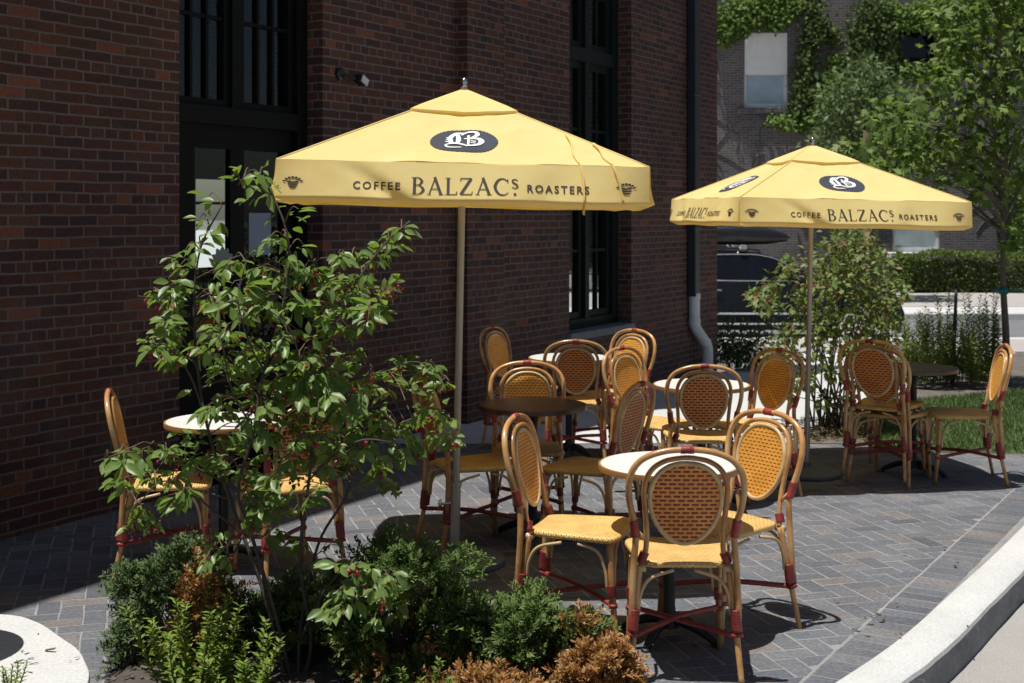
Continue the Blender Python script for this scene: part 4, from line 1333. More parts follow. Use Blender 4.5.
# loose cloth ties over the front of the near umbrella
for (ua, ta, ub, vb, hang) in ((0.93, 0.62, 0.655, 1.10, 0.03), (0.97, 0.74, 0.86, 0.86, 0.0)):
    tie = MB()
    P = []
    for j in range(12):
        s = j / 11
        t = ta + (1 - ta) * s
        x0 = ua * HW * ta; x1 = (ua * HW * ta) * 0.45 + ub * HW * 0.55
        p = can_pt(min(1, (x0 + (x1 - x0) * s) / (HW * t)), t, 0, 0.008 + 0.004 * math.sin(6 * s)); p.x = x0 + (x1 - x0) * s + 0.006 * math.sin(7 * s)
        P.append(p)
    xe = P[-1].x
    for j in range(1, 10):
        v = vb * j / 9
        u = (xe + (ub * HW - xe) * j / 9 + 0.004 * math.sin(5 * v)) / HW
        p = val_pt(u, min(v, 1.1), 0); p.y -= 0.010
        P.append(p)
    tie.tube(P, [0.0085 + 0.001 * math.sin(i) for i in range(len(P))], 6, flat=0.5)
    tie.build('tie', M['canvas'], u1, smooth=True)

# ================================================================== foliage tools
def tmpl_leaf():
    """Pointed oval leaf folded along its midrib: (along, across, up)."""
    v = [(0, 0, 0)]
    for u, h, c in ((0.2, 0.62, 0.0), (0.48, 1.0, -0.015), (0.76, 0.66, -0.05)):
        v += [(u, h * 0.5, 0.10 * h + c), (u, 0, c), (u, -h * 0.5, 0.10 * h + c)]
    v.append((1, 0, -0.10))
    f = [(0, 2, 1), (0, 3, 2)]
    for b in (1, 4):
        f += [(b, b + 1, b + 4, b + 3), (b + 1, b + 2, b + 5, b + 4)]
    f += [(7, 8, 10), (8, 9, 10)]
    return np.array(v), f
def tmpl_small():
    return np.array([(0, 0, 0), (0.45, 0.5, 0.08), (1, 0, -0.05), (0.45, -0.5, 0.08)]), [(0, 2, 1), (0, 3, 2)]
def tmpl_needle():
    return np.array([(0, 0.25, 0), (0, -0.25, 0), (0.6, -0.4, 0.05), (1, 0, 0.1), (0.6, 0.4, 0.05)]), [(0, 1, 2, 3, 4)]
def tmpl_lobed():
    v = [(0, 0, 0)]
    for a, r in ((-150, 0.30), (-95, 0.62), (-62, 0.34), (-38, 0.85), (-18, 0.46), (0, 1.0), (18, 0.46), (38, 0.85), (62, 0.34), (95, 0.62), (150, 0.30)):
        v.append((0.15 + r * math.cos(math.radians(a)) * 0.85, r * math.sin(math.radians(a)) * 0.72, -0.10 * r * r))
    return np.array(v), [(0, i, i + 1) for i in range(1, 11)]

def leaf_arrays(P, D, U, L, W, tm):
    """Vertices and faces of len(P) leaves at P, pointing along D with upper side U."""
    v, f = tm
    P, D, U = np.asarray(P, float), np.asarray(D, float), np.asarray(U, float)
    D = D / np.maximum(np.linalg.norm(D, axis=1, keepdims=True), 1e-9)
    S = np.cross(U, D); n = np.linalg.norm(S, axis=1, keepdims=True)
    bad = n[:, 0] < 1e-4
    S[bad] = np.cross(np.array([1.0, 0.1, 0.2]), D[bad]); n = np.linalg.norm(S, axis=1, keepdims=True)
    S = S / n
    U = np.cross(D, S)
    L = np.broadcast_to(L, (len(P),)); W = np.broadcast_to(W, (len(P),))
    V = P[:, None] + v[None, :, 0:1] * D[:, None] * L[:, None, None] + v[None, :, 1:2] * S[:, None] * W[:, None, None] + v[None, :, 2:3] * U[:, None] * L[:, None, None]
    k = len(v)
    V = V.reshape(-1, 3)
    return V, f, k

def leaf_obj(name, P, D, U, L, W, tm, mats, parent=None, pick=None, smooth=False):
    V, f, k = leaf_arrays(P, D, U, L, W, tm)
    n = len(P)
    loops, starts, totals = [], [], []
    base = np.arange(n) * k
    ls = []
    nf = len(f)
    # leaf-major order
    flat = np.concatenate([np.array(q) for q in f])
    sizes = np.array([len(q) for q in f])
    li = (base[:, None] + flat[None]).ravel()
    lt = np.tile(sizes, n)
    st = np.concatenate([[0], np.cumsum(lt)[:-1]])
    me = bpy.data.meshes.new(name)
    me.vertices.add(len(V)); me.vertices.foreach_set('co', V.astype(np.float32).ravel())
    me.loops.add(len(li)); me.loops.foreach_set('vertex_index', li.astype(np.int32))
    me.polygons.add(len(lt)); me.polygons.foreach_set('loop_start', st.astype(np.int32)); me.polygons.foreach_set('loop_total', lt.astype(np.int32))
    mats = mats if isinstance(mats, (list, tuple)) else [mats]
    for m in mats: me.materials.append(m)
    if pick is not None:
        me.polygons.foreach_set('material_index', np.repeat(np.asarray(pick, dtype=np.int32), nf))
    if smooth:
        me.polygons.foreach_set('use_smooth', np.ones(len(lt), dtype=bool))
    me.update(calc_edges=True); me.validate()
    o = bpy.data.objects.new(name, me); COL.objects.link(o)
    if parent is not None: o.parent = parent
    return o

def rdir(n=1, z=0.0):
    v = RNG.normal(size=(n, 3)); v[:, 2] += z
    return v / np.linalg.norm(v, axis=1, keepdims=True)

LEAF, SMALL, NEEDLE, LOBED = tmpl_leaf(), tmpl_small(), tmpl_needle(), tmpl_lobed()

# ================================================================== near serviceberry: many thin stems, drooping leafy twigs, berries
sb = empty('serviceberry_shrub', (-0.86, 5.12, 0.03), 0, 'tall loose serviceberry shrub with red berries screening the table by the door', 'shrub')
off = Vector((-0.86, 5.12, 0.03))
def q(px, py, dy=0.0): return at(px, py, 5.12 + dy) - off
stems = [
    ([(286, 684, 0), (266, 600, .02), (243, 535, .05), (224, 482, .08), (207, 425, .10), (198, 370, .14), (194, 310, .16), (200, 250, .15), (222, 205, .12)], 0.012),
    ([(292, 684, .02), (274, 610, -.02), (250, 530, -.05), (238, 490, -.08), (254, 430, -.10), (264, 370, -.10), (284, 300, -.06), (288, 240, -.02), (272, 195, 0), (254, 170, .02), (238, 185, .04)], 0.011),
    ([(298, 684, 0), (301, 625, .04), (318, 545, .08), (344, 500, .10), (364, 458, .12), (398, 425, .34), (440, 414, .40), (458, 430, .40)], 0.009),
    ([(302, 684, .03), (311, 640, 0), (300, 560, -.03), (309, 480, -.06), (316, 415, -.04), (332, 345, 0), (352, 290, .04), (384, 245, .06), (410, 221, .08)], 0.011),
    ([(312, 440, -.05), (342, 400, .10), (375, 374, .24), (412, 362, .34), (436, 370, .36), (450, 382, .36)], 0.006),
    ([(224, 482, .08), (200, 470, .02), (170, 455, -.04), (130, 452, -.08), (94, 462, -.10)], 0.006),
    ([(243, 535, .05), (215, 512, -.02), (185, 488, -.08), (160, 482, -.10), (138, 505, -.12)], 0.005),
    ([(300, 640, .0), (325, 590, -.10), (352, 568, -.14), (378, 580, -.16), (398, 612, -.16)], 0.006),
    ([(198, 370, .14), (182, 335, .10), (160, 302, .06), (138, 296, .02)], 0.005),
    ([(207, 425, .10), (190, 375, .02), (165, 345, -.04), (142, 350, -.08)], 0.005),
    ([(254, 430, -.10), (232, 390, -.16), (222, 340, -.18), (212, 300, -.16)], 0.005),
    ([(284, 300, -.06), (310, 270, .02), (322, 258, .05), (350, 262, .06)], 0.005),
    ([(316, 415, -.04), (300, 360, -.14), (290, 330, -.20), (270, 310, -.22)], 0.005),
    ([(332, 345, 0), (352, 325, -.06), (372, 318, -.10)], 0.004),
    ([(264, 370, -.10), (250, 345, -.2), (238, 300, -.24), (246, 262, -.22)], 0.005),
    ([(309, 480, -.06), (335, 455, -.14), (362, 440, -.18), (392, 442, -.18)], 0.005),
    ([(243, 535, .05), (232, 555, -.1), (218, 548, -.18), (205, 560, -.2)], 0.004),
    ([(266, 600, .02), (262, 560, -.12), (276, 520, -.18), (290, 515, -.2)], 0.004),
]
curves = []
for pts, r in stems:
    P = catmull([q(*p) for p in pts], 6)
    mb = MB(); mb.tube(P, [r * 0.62 * (1 - 0.72 * i / (len(P) - 1)) + 0.0012 for i in range(len(P))], 7)
    mb.build('stem', M['bark_dark'], sb, smooth=True)
    curves.append(P)
allp = [(p, ci, i / len(P)) for ci, P in enumerate(curves) for i, p in enumerate(P)]
# twigs: (x, y) of leafy ends as they hang in the photograph, with depth drawn at random
ends = [(250, 170), (233, 178), (262, 176), (246, 196), (212, 198), (203, 212), (280, 236), (300, 208), (268, 238), (306, 246), (292, 262),
        (196, 238), (188, 250), (180, 262), (206, 232), (178, 280), (192, 290), (150, 298), (136, 292), (160, 308), (146, 318), (172, 318),
        (134, 346), (150, 352), (166, 340), (182, 352), (156, 332), (206, 300), (222, 282), (236, 262), (250, 286), (212, 322), (228, 332),
        (244, 316), (262, 300), (276, 318), (290, 300), (262, 338), (280, 352), (300, 330), (318, 300), (330, 278), (312, 352), (332, 330),
        (244, 358), (220, 362), (346, 305), (360, 290), (342, 258), (320, 268), (356, 250), (372, 246), (386, 236), (400, 224), (396, 246),
        (378, 262), (366, 302), (352, 326), (376, 318), (340, 352), (356, 348), (326, 372), (342, 382), (368, 372), (386, 368), (402, 360),
        (418, 366), (436, 370), (452, 382), (408, 382), (380, 388), (360, 400), (336, 410), (352, 424), (376, 420), (396, 430), (418, 420),
        (438, 412), (456, 424), (462, 436), (440, 436), (420, 446), (398, 452), (382, 468), (392, 482), (372, 444), (300, 372), (282, 392),
        (262, 402), (292, 420), (270, 430), (250, 442), (312, 432), (330, 446), (284, 456), (256, 462), (302, 472), (270, 482), (240, 470),
        (288, 500), (262, 508), (312, 500), (276, 530), (248, 522), (296, 540), (92, 458), (106, 466), (118, 452), (104, 482), (128, 472),
        (140, 460), (152, 474), (166, 450), (182, 460), (196, 442), (176, 478), (140, 508), (154, 520), (168, 502), (134, 528), (186, 500),
        (212, 540), (228, 552), (206, 562), (352, 566), (340, 590), (366, 580), (384, 592), (398, 612), (372, 612), (404, 586), (330, 560),
        (345, 578), (356, 592), (372, 602), (386, 576), (394, 596), (364, 562), (380, 612), (358, 606), (340, 604), (374, 586), (232, 410), (204, 412), (240, 386), (324, 316), (300, 282), (276, 276), (256, 250), (230, 300), (330, 470), (350, 460)]
for cx_, cy_, rx_, ry_, n_ in ((262, 335, 78, 70, 26), (322, 425, 72, 48, 26), (245, 470, 45, 40, 9), (285, 400, 60, 50, 14), (350, 290, 45, 40, 8)):
    for _ in range(n_):
        a_, r_ = random.random() * 2 * PI, math.sqrt(random.random())
        ends.append((cx_ + rx_ * r_ * math.cos(a_), cy_ + ry_ * r_ * math.sin(a_)))
tw, berr = MB(), MB()
LP, LD, LU, LL = [], [], [], []
def add_leaves(base, end, n, size):
    ax = (end - base); ln = ax.length; ax = ax.normalized() if ln > 1e-6 else Vector((0, 0, 1))
    for i in range(n):
        s = 0.30 + 0.75 * (i + random.random() * 0.7) / n
        p = base + ax * ln * min(s, 1.0)
        side = ax.cross(Vector((0, 0, 1)))
        if side.length < 0.05: side = Vector((1, 0, 0))
        side.normalize()
        sg = 1 if i % 2 else -1
        d = ax * random.uniform(0.35, 1.0) + side * sg * random.uniform(0.3, 0.9) + Vector((random.gauss(0, .3), random.gauss(0, .35), random.uniform(-1.0, 0.0)))
        d.normalize()
        u = Vector((random.gauss(-0.15, 0.45), random.gauss(-0.45, 0.5), 1.0))
        LP.append(p + d * 0.012); LD.append(d); LU.append(u); LL.append(size * random.choice((0.5, 0.7, 0.85, 1.0, 1.1, 1.25)))
for (ex, ey) in ends:
    if ex < 165 and ey < 420: ex += 20
    elif ex < 130: ex += 16
    if ex > 430: ex -= 10
    dd_ = random.uniform(-0.22, 0.26)
    if ex > 325 and 345 < ey < 500: dd_ += 0.34 * min(1, (ex - 325) / 60)
    if ex > 325 and ey > 540: dd_ -= 0.18
    E = q(ex + random.gauss(0, 2), ey + random.gauss(0, 2), dd_)
    # the stem point to grow from: close by and a little lower
    best = min(allp, key=lambda a: (a[0] - E).length + 0.6 * max(0, a[0].z - E.z + 0.0) + (0.25 if a[2] < 0.22 else 0))
    S = best[0]
    mid = S.lerp(E, 0.55) + Vector((0, 0, 0.03))
    P = catmull([S, mid, E], 5)
    tw.tube(P, [0.0028 - 0.0014 * i / (len(P) - 1) for i in range(len(P))], 5)
    st = P[-1] + (S - P[-1]).normalized() * min(0.12, (S - P[-1]).length)
    add_leaves(st, E, random.choice((9, 10, 11)) if ey > 255 else random.choice((5, 6, 7)), random.uniform(0.048, 0.068))
    if ey < 255: continue
    E2 = E + Vector((random.gauss(-0.01, .03), random.gauss(0, .12), random.gauss(0, .03)))
    tw.tube([P[3], P[3].lerp(E2, .6) + Vector((0, 0, .015)), E2], [0.0022, 0.0017, 0.0012], 4)
    add_leaves(P[3].lerp(E2, .35), E2, random.choice((5, 6, 7, 8)), random.uniform(0.044, 0.064))
    if random.random() < 0.72:
        k = random.randint(3, 7)
        for _ in range(k):
            b0 = E + Vector((random.gauss(0, .012), random.gauss(0, .012), -0.005))
            b1 = b0 + Vector((random.gauss(0, .016), random.gauss(0, .016), -random.uniform(0.012, 0.04)))
            tw.tube([b0, b1], 0.0009, 4)
            r = random.uniform(0.0052, 0.0078)
            berr.lathe([(0.0005, -r), (r * 0.7, -r * 0.72), (r, 0), (r * 0.7, r * 0.72), (r * 0.35, r)], 8, tuple(b1))
for P in curves[:4]:
    for i in range(int(len(P) * 0.45), len(P), 2):
        e = P[i] + Vector(rdir(1)[0]) * 0.07
        add_leaves(P[i], e, 2, 0.066)
tw.build('twigs', M['twig'], sb, smooth=True)['kind'] = 'stuff'
berr.build('berries', M['berry'], sb, smooth=True)['kind'] = 'stuff'
L = np.array(LL)
leaf_obj('leaves', LP, LD, LU, L, L * RNG.uniform(0.44, 0.54, len(L)), LEAF, M['leaf_service'], sb, smooth=True)

# ================================================================== junipers and low plants of the front bed
def juniper(label, c, rad, n, mat, cat='shrub', name='juniper_shrub', dead=None, lean=(0, 0), spray=0.10, nl=0.0185, dens=32, low=-0.1):
    """Bushy conifer: many soft feathery sprays growing outwards over short woody limbs."""
    root = empty(name, (c[0], c[1], 0.03), 0, label, cat)
    P, D, U, LN, PK = [], [], [], [], []
    wood = MB()
    lobes = [np.array([math.cos(a) * random.uniform(.35, .95), math.sin(a) * random.uniform(.3, .9), (0.10, 0.26, 0.44, 0.62)[i % 4] + random.uniform(-.08, .16)]) for i, a in enumerate([2.4 * i + random.random() for i in range(26)])]
    lobes += [np.array([0, 0, 0.78]), np.array([0.2, -0.1, 0.7]), np.array([-0.25, 0.05, 0.66])]
    n = int(n * 1.9)
    rad = np.array(rad)
    for lb in lobes:
        e = lb * rad
        wood.tube(catmull([(0, 0, -0.03), tuple(e * 0.45 + np.array([0, 0, 0.02])), tuple(e)], 4), [0.009, 0.008, 0.007, 0.0065, 0.006, 0.005, 0.004, 0.003, 0.002][:9], 5)
    for i in range(n):
        lb = lobes[i % len(lobes)] * rad
        d = rdir(1, 0.45)[0]
        if d[2] < low: d[2] = abs(d[2])
        r = random.uniform(0.35, 1.0) ** 0.6
        b = lb + d * np.array([rad[0], rad[1], rad[2]]) * 0.24 * r
        if b[2] < 0.02: b[2] = 0.02 + random.random() * 0.03
        outw = b / np.maximum(rad, 1e-6); outw = outw / (np.linalg.norm(outw) + 1e-6)
        axis = outw * 0.9 + d * 0.5 + np.array([lean[0], lean[1], 0.05]) + RNG.normal(size=3) * 0.22
        axis /= np.linalg.norm(axis)
        ln = spray * random.uniform(0.6, 1.2)
        side = np.cross(axis, rdir(1)[0]); side /= np.linalg.norm(side)
        isd = 1 if (dead is not None and dead(b + np.array([c[0], c[1], 0]))) else 0
        for j in range(dens):
            s = (j + random.random()) / dens
            p = b + axis * ln * s + side * 0.020 * math.sin(s * 3 + i) + np.array([0, 0, -0.02 * s * s])
            ang = j * 2.4
            ra = np.cross(axis, side)
            w = side * math.cos(ang) + ra * math.sin(ang)
            tw_ = 0.016 * (1 - s * 0.7)
            w = w + side * math.copysign(0.8, math.cos(ang)); P.append(p + w * tw_ * random.random()); D.append(axis * random.uniform(0.45, 1.0) + w * random.uniform(0.4, 0.8)); U.append(RNG.normal(size=3) * 0.30 + np.array([-0.1, -0.25, 1.0]))
            LN.append(nl * random.uniform(0.7, 1.25)); PK.append(isd)
    wood.build('limbs', M['bark_dark'], root)
    LN = np.array(LN)
    leaf_obj('foliage', P, D, U, LN, LN * 0.50, NEEDLE, [M[mat], M['dead']], root, pick=PK)
    return root

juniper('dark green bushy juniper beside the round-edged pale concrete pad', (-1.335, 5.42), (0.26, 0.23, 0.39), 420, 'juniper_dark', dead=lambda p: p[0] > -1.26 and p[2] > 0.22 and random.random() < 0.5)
juniper('tall green juniper in front of the umbrella pole, brushing serviceberry twigs', (-0.44, 5.20), (0.345, 0.24, 0.49), 500, 'juniper', dead=lambda p: p[2] < 0.16 and random.random() < 0.3)
juniper('mid green juniper with a few browned tips, beside the sunlit side-on chair', (0.06, 5.16), (0.27, 0.22, 0.27), 380, 'juniper', dead=lambda p: (p[0] > 0.16 and random.random() < 0.3) or (p[2] < 0.08 and random.random() < .3))
juniper('dead orange-brown juniper against the legs of the chair seen from behind', (0.32, 4.98), (0.12, 0.11, 0.165), 130, 'dead', name='dead_juniper', cat='dead shrub', spray=0.085)
juniper('low dead orange juniper sprays at the foot of the mid green juniper', (-0.10, 4.88), (0.20, 0.09, 0.085), 70, 'dead', name='dead_juniper', cat='dead shrub', spray=0.085)
juniper('dead orange juniper twigs showing between the bright leafy shoots', (-1.215, 5.16), (0.075, 0.08, 0.37), 70, 'dead', name='dead_juniper', cat='dead shrub', spray=0.08)
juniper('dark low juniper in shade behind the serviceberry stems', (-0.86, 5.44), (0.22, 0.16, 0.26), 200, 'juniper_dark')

def shoots(label, c, n, h, spread, mat, leaf=0.036, dens=60, name='leafy_shrub', lean=0.25, wfac=0.30):
    """Upright shoots closely set with small narrow leaves."""
    root = empty(name, (c[0], c[1], zg(c[1]) + 0.03), 0, label, 'shrub')
    mb = MB()
    P, D, U, LN = [], [], [], []
    for i in range(n):
        a = 2 * PI * i / n + random.random()
        r = spread * math.sqrt(random.random())
        b = Vector((r * math.cos(a) * 0.5, r * math.sin(a) * 0.5, 0))
        hh = h * random.uniform(0.65, 1.1)
        t = Vector((r * math.cos(a) * (1 + lean), r * math.sin(a) * (1 + lean), hh))
        C = catmull([b, b.lerp(t, 0.5) + Vector((random.gauss(0, .01), random.gauss(0, .01), 0)), t], 8)
        mb.tube(C, [0.004 - 0.0025 * k / (len(C) - 1) for k in range(len(C))], 5)
        for j in range(dens):
            s = 0.12 + 0.88 * j / dens
            k = min(len(C) - 2, int(s * (len(C) - 1))); p = C[k].lerp(C[k + 1], s * (len(C) - 1) - k)
            ax = (C[k + 1] - C[k]).normalized()
            ang = j * 2.4
            w = Vector((math.cos(ang), math.sin(ang), 0))
            P.append(p); D.append(ax * random.uniform(0.1, 0.75) + w * random.uniform(0.6, 0.95)); U.append(Vector((random.gauss(-0.1, .2), random.gauss(-0.2, .2), 1)))
            LN.append(leaf * random.uniform(0.7, 1.2) * (1.0 - 0.35 * s))
    mb.build('stems', M['twig'], root)
    LN = np.array(LN)
    leaf_obj('leaves', P, D, U, LN, LN * wfac, SMALL, M[mat], root)
    return root
shoots('bright yellow-green leafy shoots at the foot of the dark juniper by the concrete pad', (-1.17, 4.92), 18, 0.37, 0.19, 'shoot', leaf=0.048, wfac=0.36)
shoots('short bright green shoots between the serviceberry stems', (-0.98, 4.84), 9, 0.26, 0.14, 'shoot', leaf=0.046, wfac=0.36)
shoots('small bright green sprout at the edge of the concrete pad', (-1.86, 5.02), 5, 0.10, 0.05, 'shoot', leaf=0.03, dens=24)
shoots('low bright green shoots under the tall green juniper', (-0.35, 4.86), 6, 0.16, 0.12, 'shoot')

# mulch chips and litter
chips = MB()
def chip(x, y, z, s):
    a = random.random() * PI
    c, sn = math.cos(a), math.sin(a)
    l, w_ = s * random.uniform(0.7, 1.6), s * random.uniform(0.2, 0.5)
    t1, t2 = random.gauss(0, 0.25) * l, random.gauss(0, 0.25) * l
    h = s * 0.18
    vs = [(x + c * l - sn * w_, y + sn * l + c * w_, z + t1), (x + c * l + sn * w_, y + sn * l - c * w_, z + t1 + h), (x - c * l + sn * w_, y - sn * l - c * w_, z + t2 + h), (x - c * l - sn * w_, y - sn * l + c * w_, z + t2)]
    chips.add(vs + [(p[0], p[1], p[2] - h) for p in vs], [(0, 1, 2, 3), (0, 4, 5, 1), (1, 5, 6, 2), (2, 6, 7, 3), (3, 7, 4, 0)])
for i in range(3600):
    a = random.random() * 2 * PI; k = int(random.random() * len(bp)); s = math.sqrt(random.random())
    x, y = bc.x + (bp[k].x - bc.x) * s, bc.y + (bp[k].y - bc.y) * s
    if y < 4.75: continue
    chip(x, y, 0.052 if s < 0.85 else 0.03, random.uniform(0.006, 0.016))
chips.build('mulch_chips', simple('mulch chip', (0.11, 0.09, 0.075), 0.95, var=0.6, scale=40), kind='stuff')
chips = MB()
for (x0, y0, dx, dy, n) in ((-1.95, 5.45, .28, .3, 16), (-1.5, 5.9, .3, .2, 14), (1.62, 5.9, .12, .4, 9), (1.5, 5.6, .2, .4, 6), (0.9, 5.0, .7, .6, 8), (0.2, 6.6, 1.6, 1.2, 12), (2.2, 6.9, .15, .5, 6)):
    for i in range(n):
        x, y = random.gauss(x0, dx * .5), random.gauss(y0, dy * .5)
        chip(x, y, 0.022 if x < -1.6 else (0.016 if x > 1.7 else 0.006), random.uniform(0.005, 0.014))
chips.build('leaf_litter', simple('dry litter', (0.09, 0.07, 0.05), 0.9, var=0.6, scale=40), kind='stuff')

# ================================================================== plants beyond the patio
def bush(label, name, c, rad, nclump, nleaf, size, mat, cat, tm=SMALL, wf=0.55, stems=7, stem_r=0.010, shell=0.55, hang=-0.15, clump=0.20, z0=0.0, bark='bark'):
    root = empty(name, (c[0], c[1], zg(c[1])), 0, label, cat)
    rad = np.array(rad, float)
    ctr = np.array([0, 0, z0 + rad[2]])
    P, D, U, LN = [], [], [], []
    mb = MB()
    cl = []
    for i in range(nclump):
        d = rdir(1)[0]
        r = random.uniform(shell, 1.0)
        p = ctr + d * rad * r * (0.82 + 0.18 * math.sin(3 * d[0] + 5 * d[2] + c[0]))
        cl.append(p)
        m = max(4, int(random.gauss(nleaf, nleaf * 0.3)))
        g = RNG.normal(size=(m, 3)) * clump * rad.mean() * np.array([1, 1, 0.75])
        P.append(p + g)
        dd = g / (np.linalg.norm(g, axis=1, keepdims=True) + 1e-6) * 0.7 + d * 0.5 + RNG.normal(size=(m, 3)) * 0.35; dd[:, 2] += hang
        D.append(dd); U.append(np.array([0, 0, 1.0]) + d * 0.5 + RNG.normal(size=(m, 3)) * 0.45)
        LN.append(size * RNG.uniform(0.65, 1.25, m))
    P, D, U, LN = np.concatenate(P), np.concatenate(D), np.concatenate(U), np.concatenate(LN)
    keep = P[:, 2] > 0.03
    for i in range(stems):
        tgt = cl[(i * 7) % len(cl)] * np.array([0.8, 0.8, 0.9])
        a = 2 * PI * i / stems
        b = (0.06 * math.cos(a), 0.06 * math.sin(a), -0.03)
        C = catmull([b, (b[0] * 1.5 + tgt[0] * 0.25, b[1] * 1.5 + tgt[1] * 0.25, tgt[2] * 0.45), tuple(tgt)], 6)
        mb.tube(C, [stem_r * (1 - 0.75 * k / (len(C) - 1)) for k in range(len(C))], 6)
    mb.build('stems', M[bark], root, smooth=True)
    leaf_obj('leaves', P[keep], D[keep], U[keep], LN[keep], LN[keep] * wf, tm, M[mat], root)
    return root, cl

# the second serviceberry, several lobes
s2 = empty('serviceberry_shrub', (2.68, 11.2, 0.0), 0, 'wide serviceberry bush beyond the patio, behind the thin umbrella pole and stacked chairs', 'shrub')
o2 = Vector((2.68, 11.2, 0.0))
P, D, U, LN = [], [], [], []
mb, bb = MB(), MB()
spots = [(790, 268, 11), (772, 284, 9), (768, 305, 9), (798, 302, 13), (826, 262, 18), (850, 250, 20), (838, 285, 22), (868, 275, 22), (880, 300, 20), (858, 312, 22), (835, 322, 22), (812, 332, 18),
         (786, 335, 9), (876, 330, 18), (890, 318, 12), (862, 245, 16), (842, 240, 16), (882, 262, 12), (816, 352, 12), (850, 348, 16), (792, 358, 10), (776, 352, 9), (868, 352, 12), (756, 296, 8),
         (898, 290, 9), (836, 372, 9), (806, 380, 9), (858, 380, 8), (824, 398, 7), (790, 395, 6), (846, 400, 6), (886, 345, 10), (820, 290, 20), (850, 268, 20), (870, 296, 20)]
for (px, py, r) in spots:
    for layer in range(3):
        pc = at(px, py, 11.2 + (-0.35, 0.0, 0.4)[layer] + random.gauss(0, .08)) - o2
        rr = r / 120.0 * 0.85
        m = int(40 * (r / 16))
        g = RNG.normal(size=(m, 3)) * rr * 0.62
        P.append(np.array(pc) + g); dd = g / (np.linalg.norm(g, axis=1, keepdims=True) + 1e-6) * 0.6 + RNG.normal(size=(m, 3)) * 0.5; dd[:, 2] -= 0.25
        D.append(dd); U.append(np.array([-0.1, -0.2, 1.0]) + RNG.normal(size=(m, 3)) * 0.5); LN.append(0.068 * RNG.uniform(0.6, 1.2, m))
        if layer == 0:
            for _ in range(1):
                b1 = pc + Vector(RNG.normal(size=3) * rr * 0.6); rb = 0.009
                bb.lathe([(0.0005, -rb), (rb * 0.7, -rb * 0.72), (rb, 0), (rb * 0.7, rb * 0.72), (rb * 0.35, rb)], 6, tuple(b1))
    base = Vector((random.gauss(0, 0.09), random.gauss(0, 0.09), -0.02))
    e = at(px, py, 11.2) - o2
    C = catmull([base, base.lerp(e, 0.4) + Vector((0, 0, 0.12)), e], 6)
    mb.tube(C, [0.009 * (1 - 0.75 * k / (len(C) - 1)) for k in range(len(C))], 6)
mb.build('stems', M['bark_dark'], s2, smooth=True); bb.build('berries', M['berry'], s2, smooth=True)['kind'] = 'stuff'
LN = np.concatenate(LN)
leaf_obj('leaves', np.concatenate(P), np.concatenate(D), np.concatenate(U), LN, LN * 0.58, SMALL, M['leaf_service_far'], s2)

# upright green plants in a row behind the lawn
up_spots = [(907, 372, 15.6, .62), (918, 365, 15.2, .70), (930, 372, 15.8, .80), (942, 368, 15.3, .98), (948, 378, 14.9, .6), (962, 370, 15.4, .74), (972, 374, 15.0, .95), (984, 366, 15.6, 1.0), (994, 372, 15.2, .92), (978, 380, 14.6, .55), (926, 384, 14.6, .45), (900, 385, 14.7, .42)]
adj = ['shortest', 'slim', 'leaning', 'tall', 'stubby', 'feathery', 'pointed', 'tallest', 'bushy', 'low', 'dwarf', 'pale']
hint = ['just beyond the stacked chairs', 'above the dark table top', 'beside the wide serviceberry bush', 'before the grey road', 'in front of the dark stake', 'just past the dark stake',
        'midway between dark stake and young tree', 'against the road near the young tree', 'closest to the young tree trunk', 'at the lawn edge near the young tree', 'at the lawn edge behind the dark table', 'right behind the stacked chairs']
for (px, py, Y, h), a, hn in zip(up_spots, adj, hint):
    x = (px - 512) / F * Y
    shoots(a + ' upright yellow-green garden plant ' + hn, (x, Y), 11, h, 0.16, 'upright', leaf=0.085, dens=60, name='upright_plant', lean=0.1, wfac=0.34)['group'] = 'upright plants behind the lawn'

# lawn grass
n = 60000
gx, gy = RNG.uniform(2.7, 8.0, n), RNG.uniform(10.02, 15.9, n)
def inside(poly, x, y):
    r = np.zeros(len(x), bool); j = len(poly) - 1
    for i in range(len(poly)):
        xi, yi = poly[i]; xj, yj = poly[j]
        c = ((yi > y) != (yj > y)) & (x < (xj - xi) * (y - yi) / (yj - yi + 1e-12) + xi)
        r ^= c; j = i
    return r
k = inside(lawn, gx, gy); gx, gy = gx[k], gy[k]
n = len(gx)
gz = np.array([zg(y) for y in gy])
dd = RNG.normal(size=(n, 3)) * 0.5; dd[:, 2] = 1.0
gl = RNG.uniform(0.03, 0.075, n)
g = leaf_obj('grass', np.stack([gx, gy, gz], 1), dd, RNG.normal(size=(n, 3)), gl, 0.008, SMALL, M['grass']); g['kind'] = 'stuff'
n = 1500
gx, gy = RNG.uniform(2.1, 3.7, n), RNG.uniform(10.55, 12.0, n)
k = inside(strip, gx, gy); gx, gy = gx[k], gy[k]; n = len(gx)
dd = RNG.normal(size=(n, 3)); dd[:, 2] = np.abs(dd[:, 2]) * 0.5
g = leaf_obj('dry_grass', np.stack([gx, gy, np.full(n, 0.02)], 1), dd, RNG.normal(size=(n, 3)), RNG.uniform(0.04, 0.12, n), 0.008, SMALL, leaf_mat('dry straw', [(0.26, 0.20, 0.11), (0.20, 0.16, 0.09), (0.12, 0.12, 0.05)], 0.2, 0.8)); g['kind'] = 'stuff'

# low dark shrub in the building's shade
bush('low dark shrub in the building shade, in front of the parked black car', 'low_shrub', (2.95, 17.6), (0.62, 0.5, 0.34), 60, 40, 0.06, 'juniper_dark', 'shrub', stems=5, shell=0.3, clump=0.28)

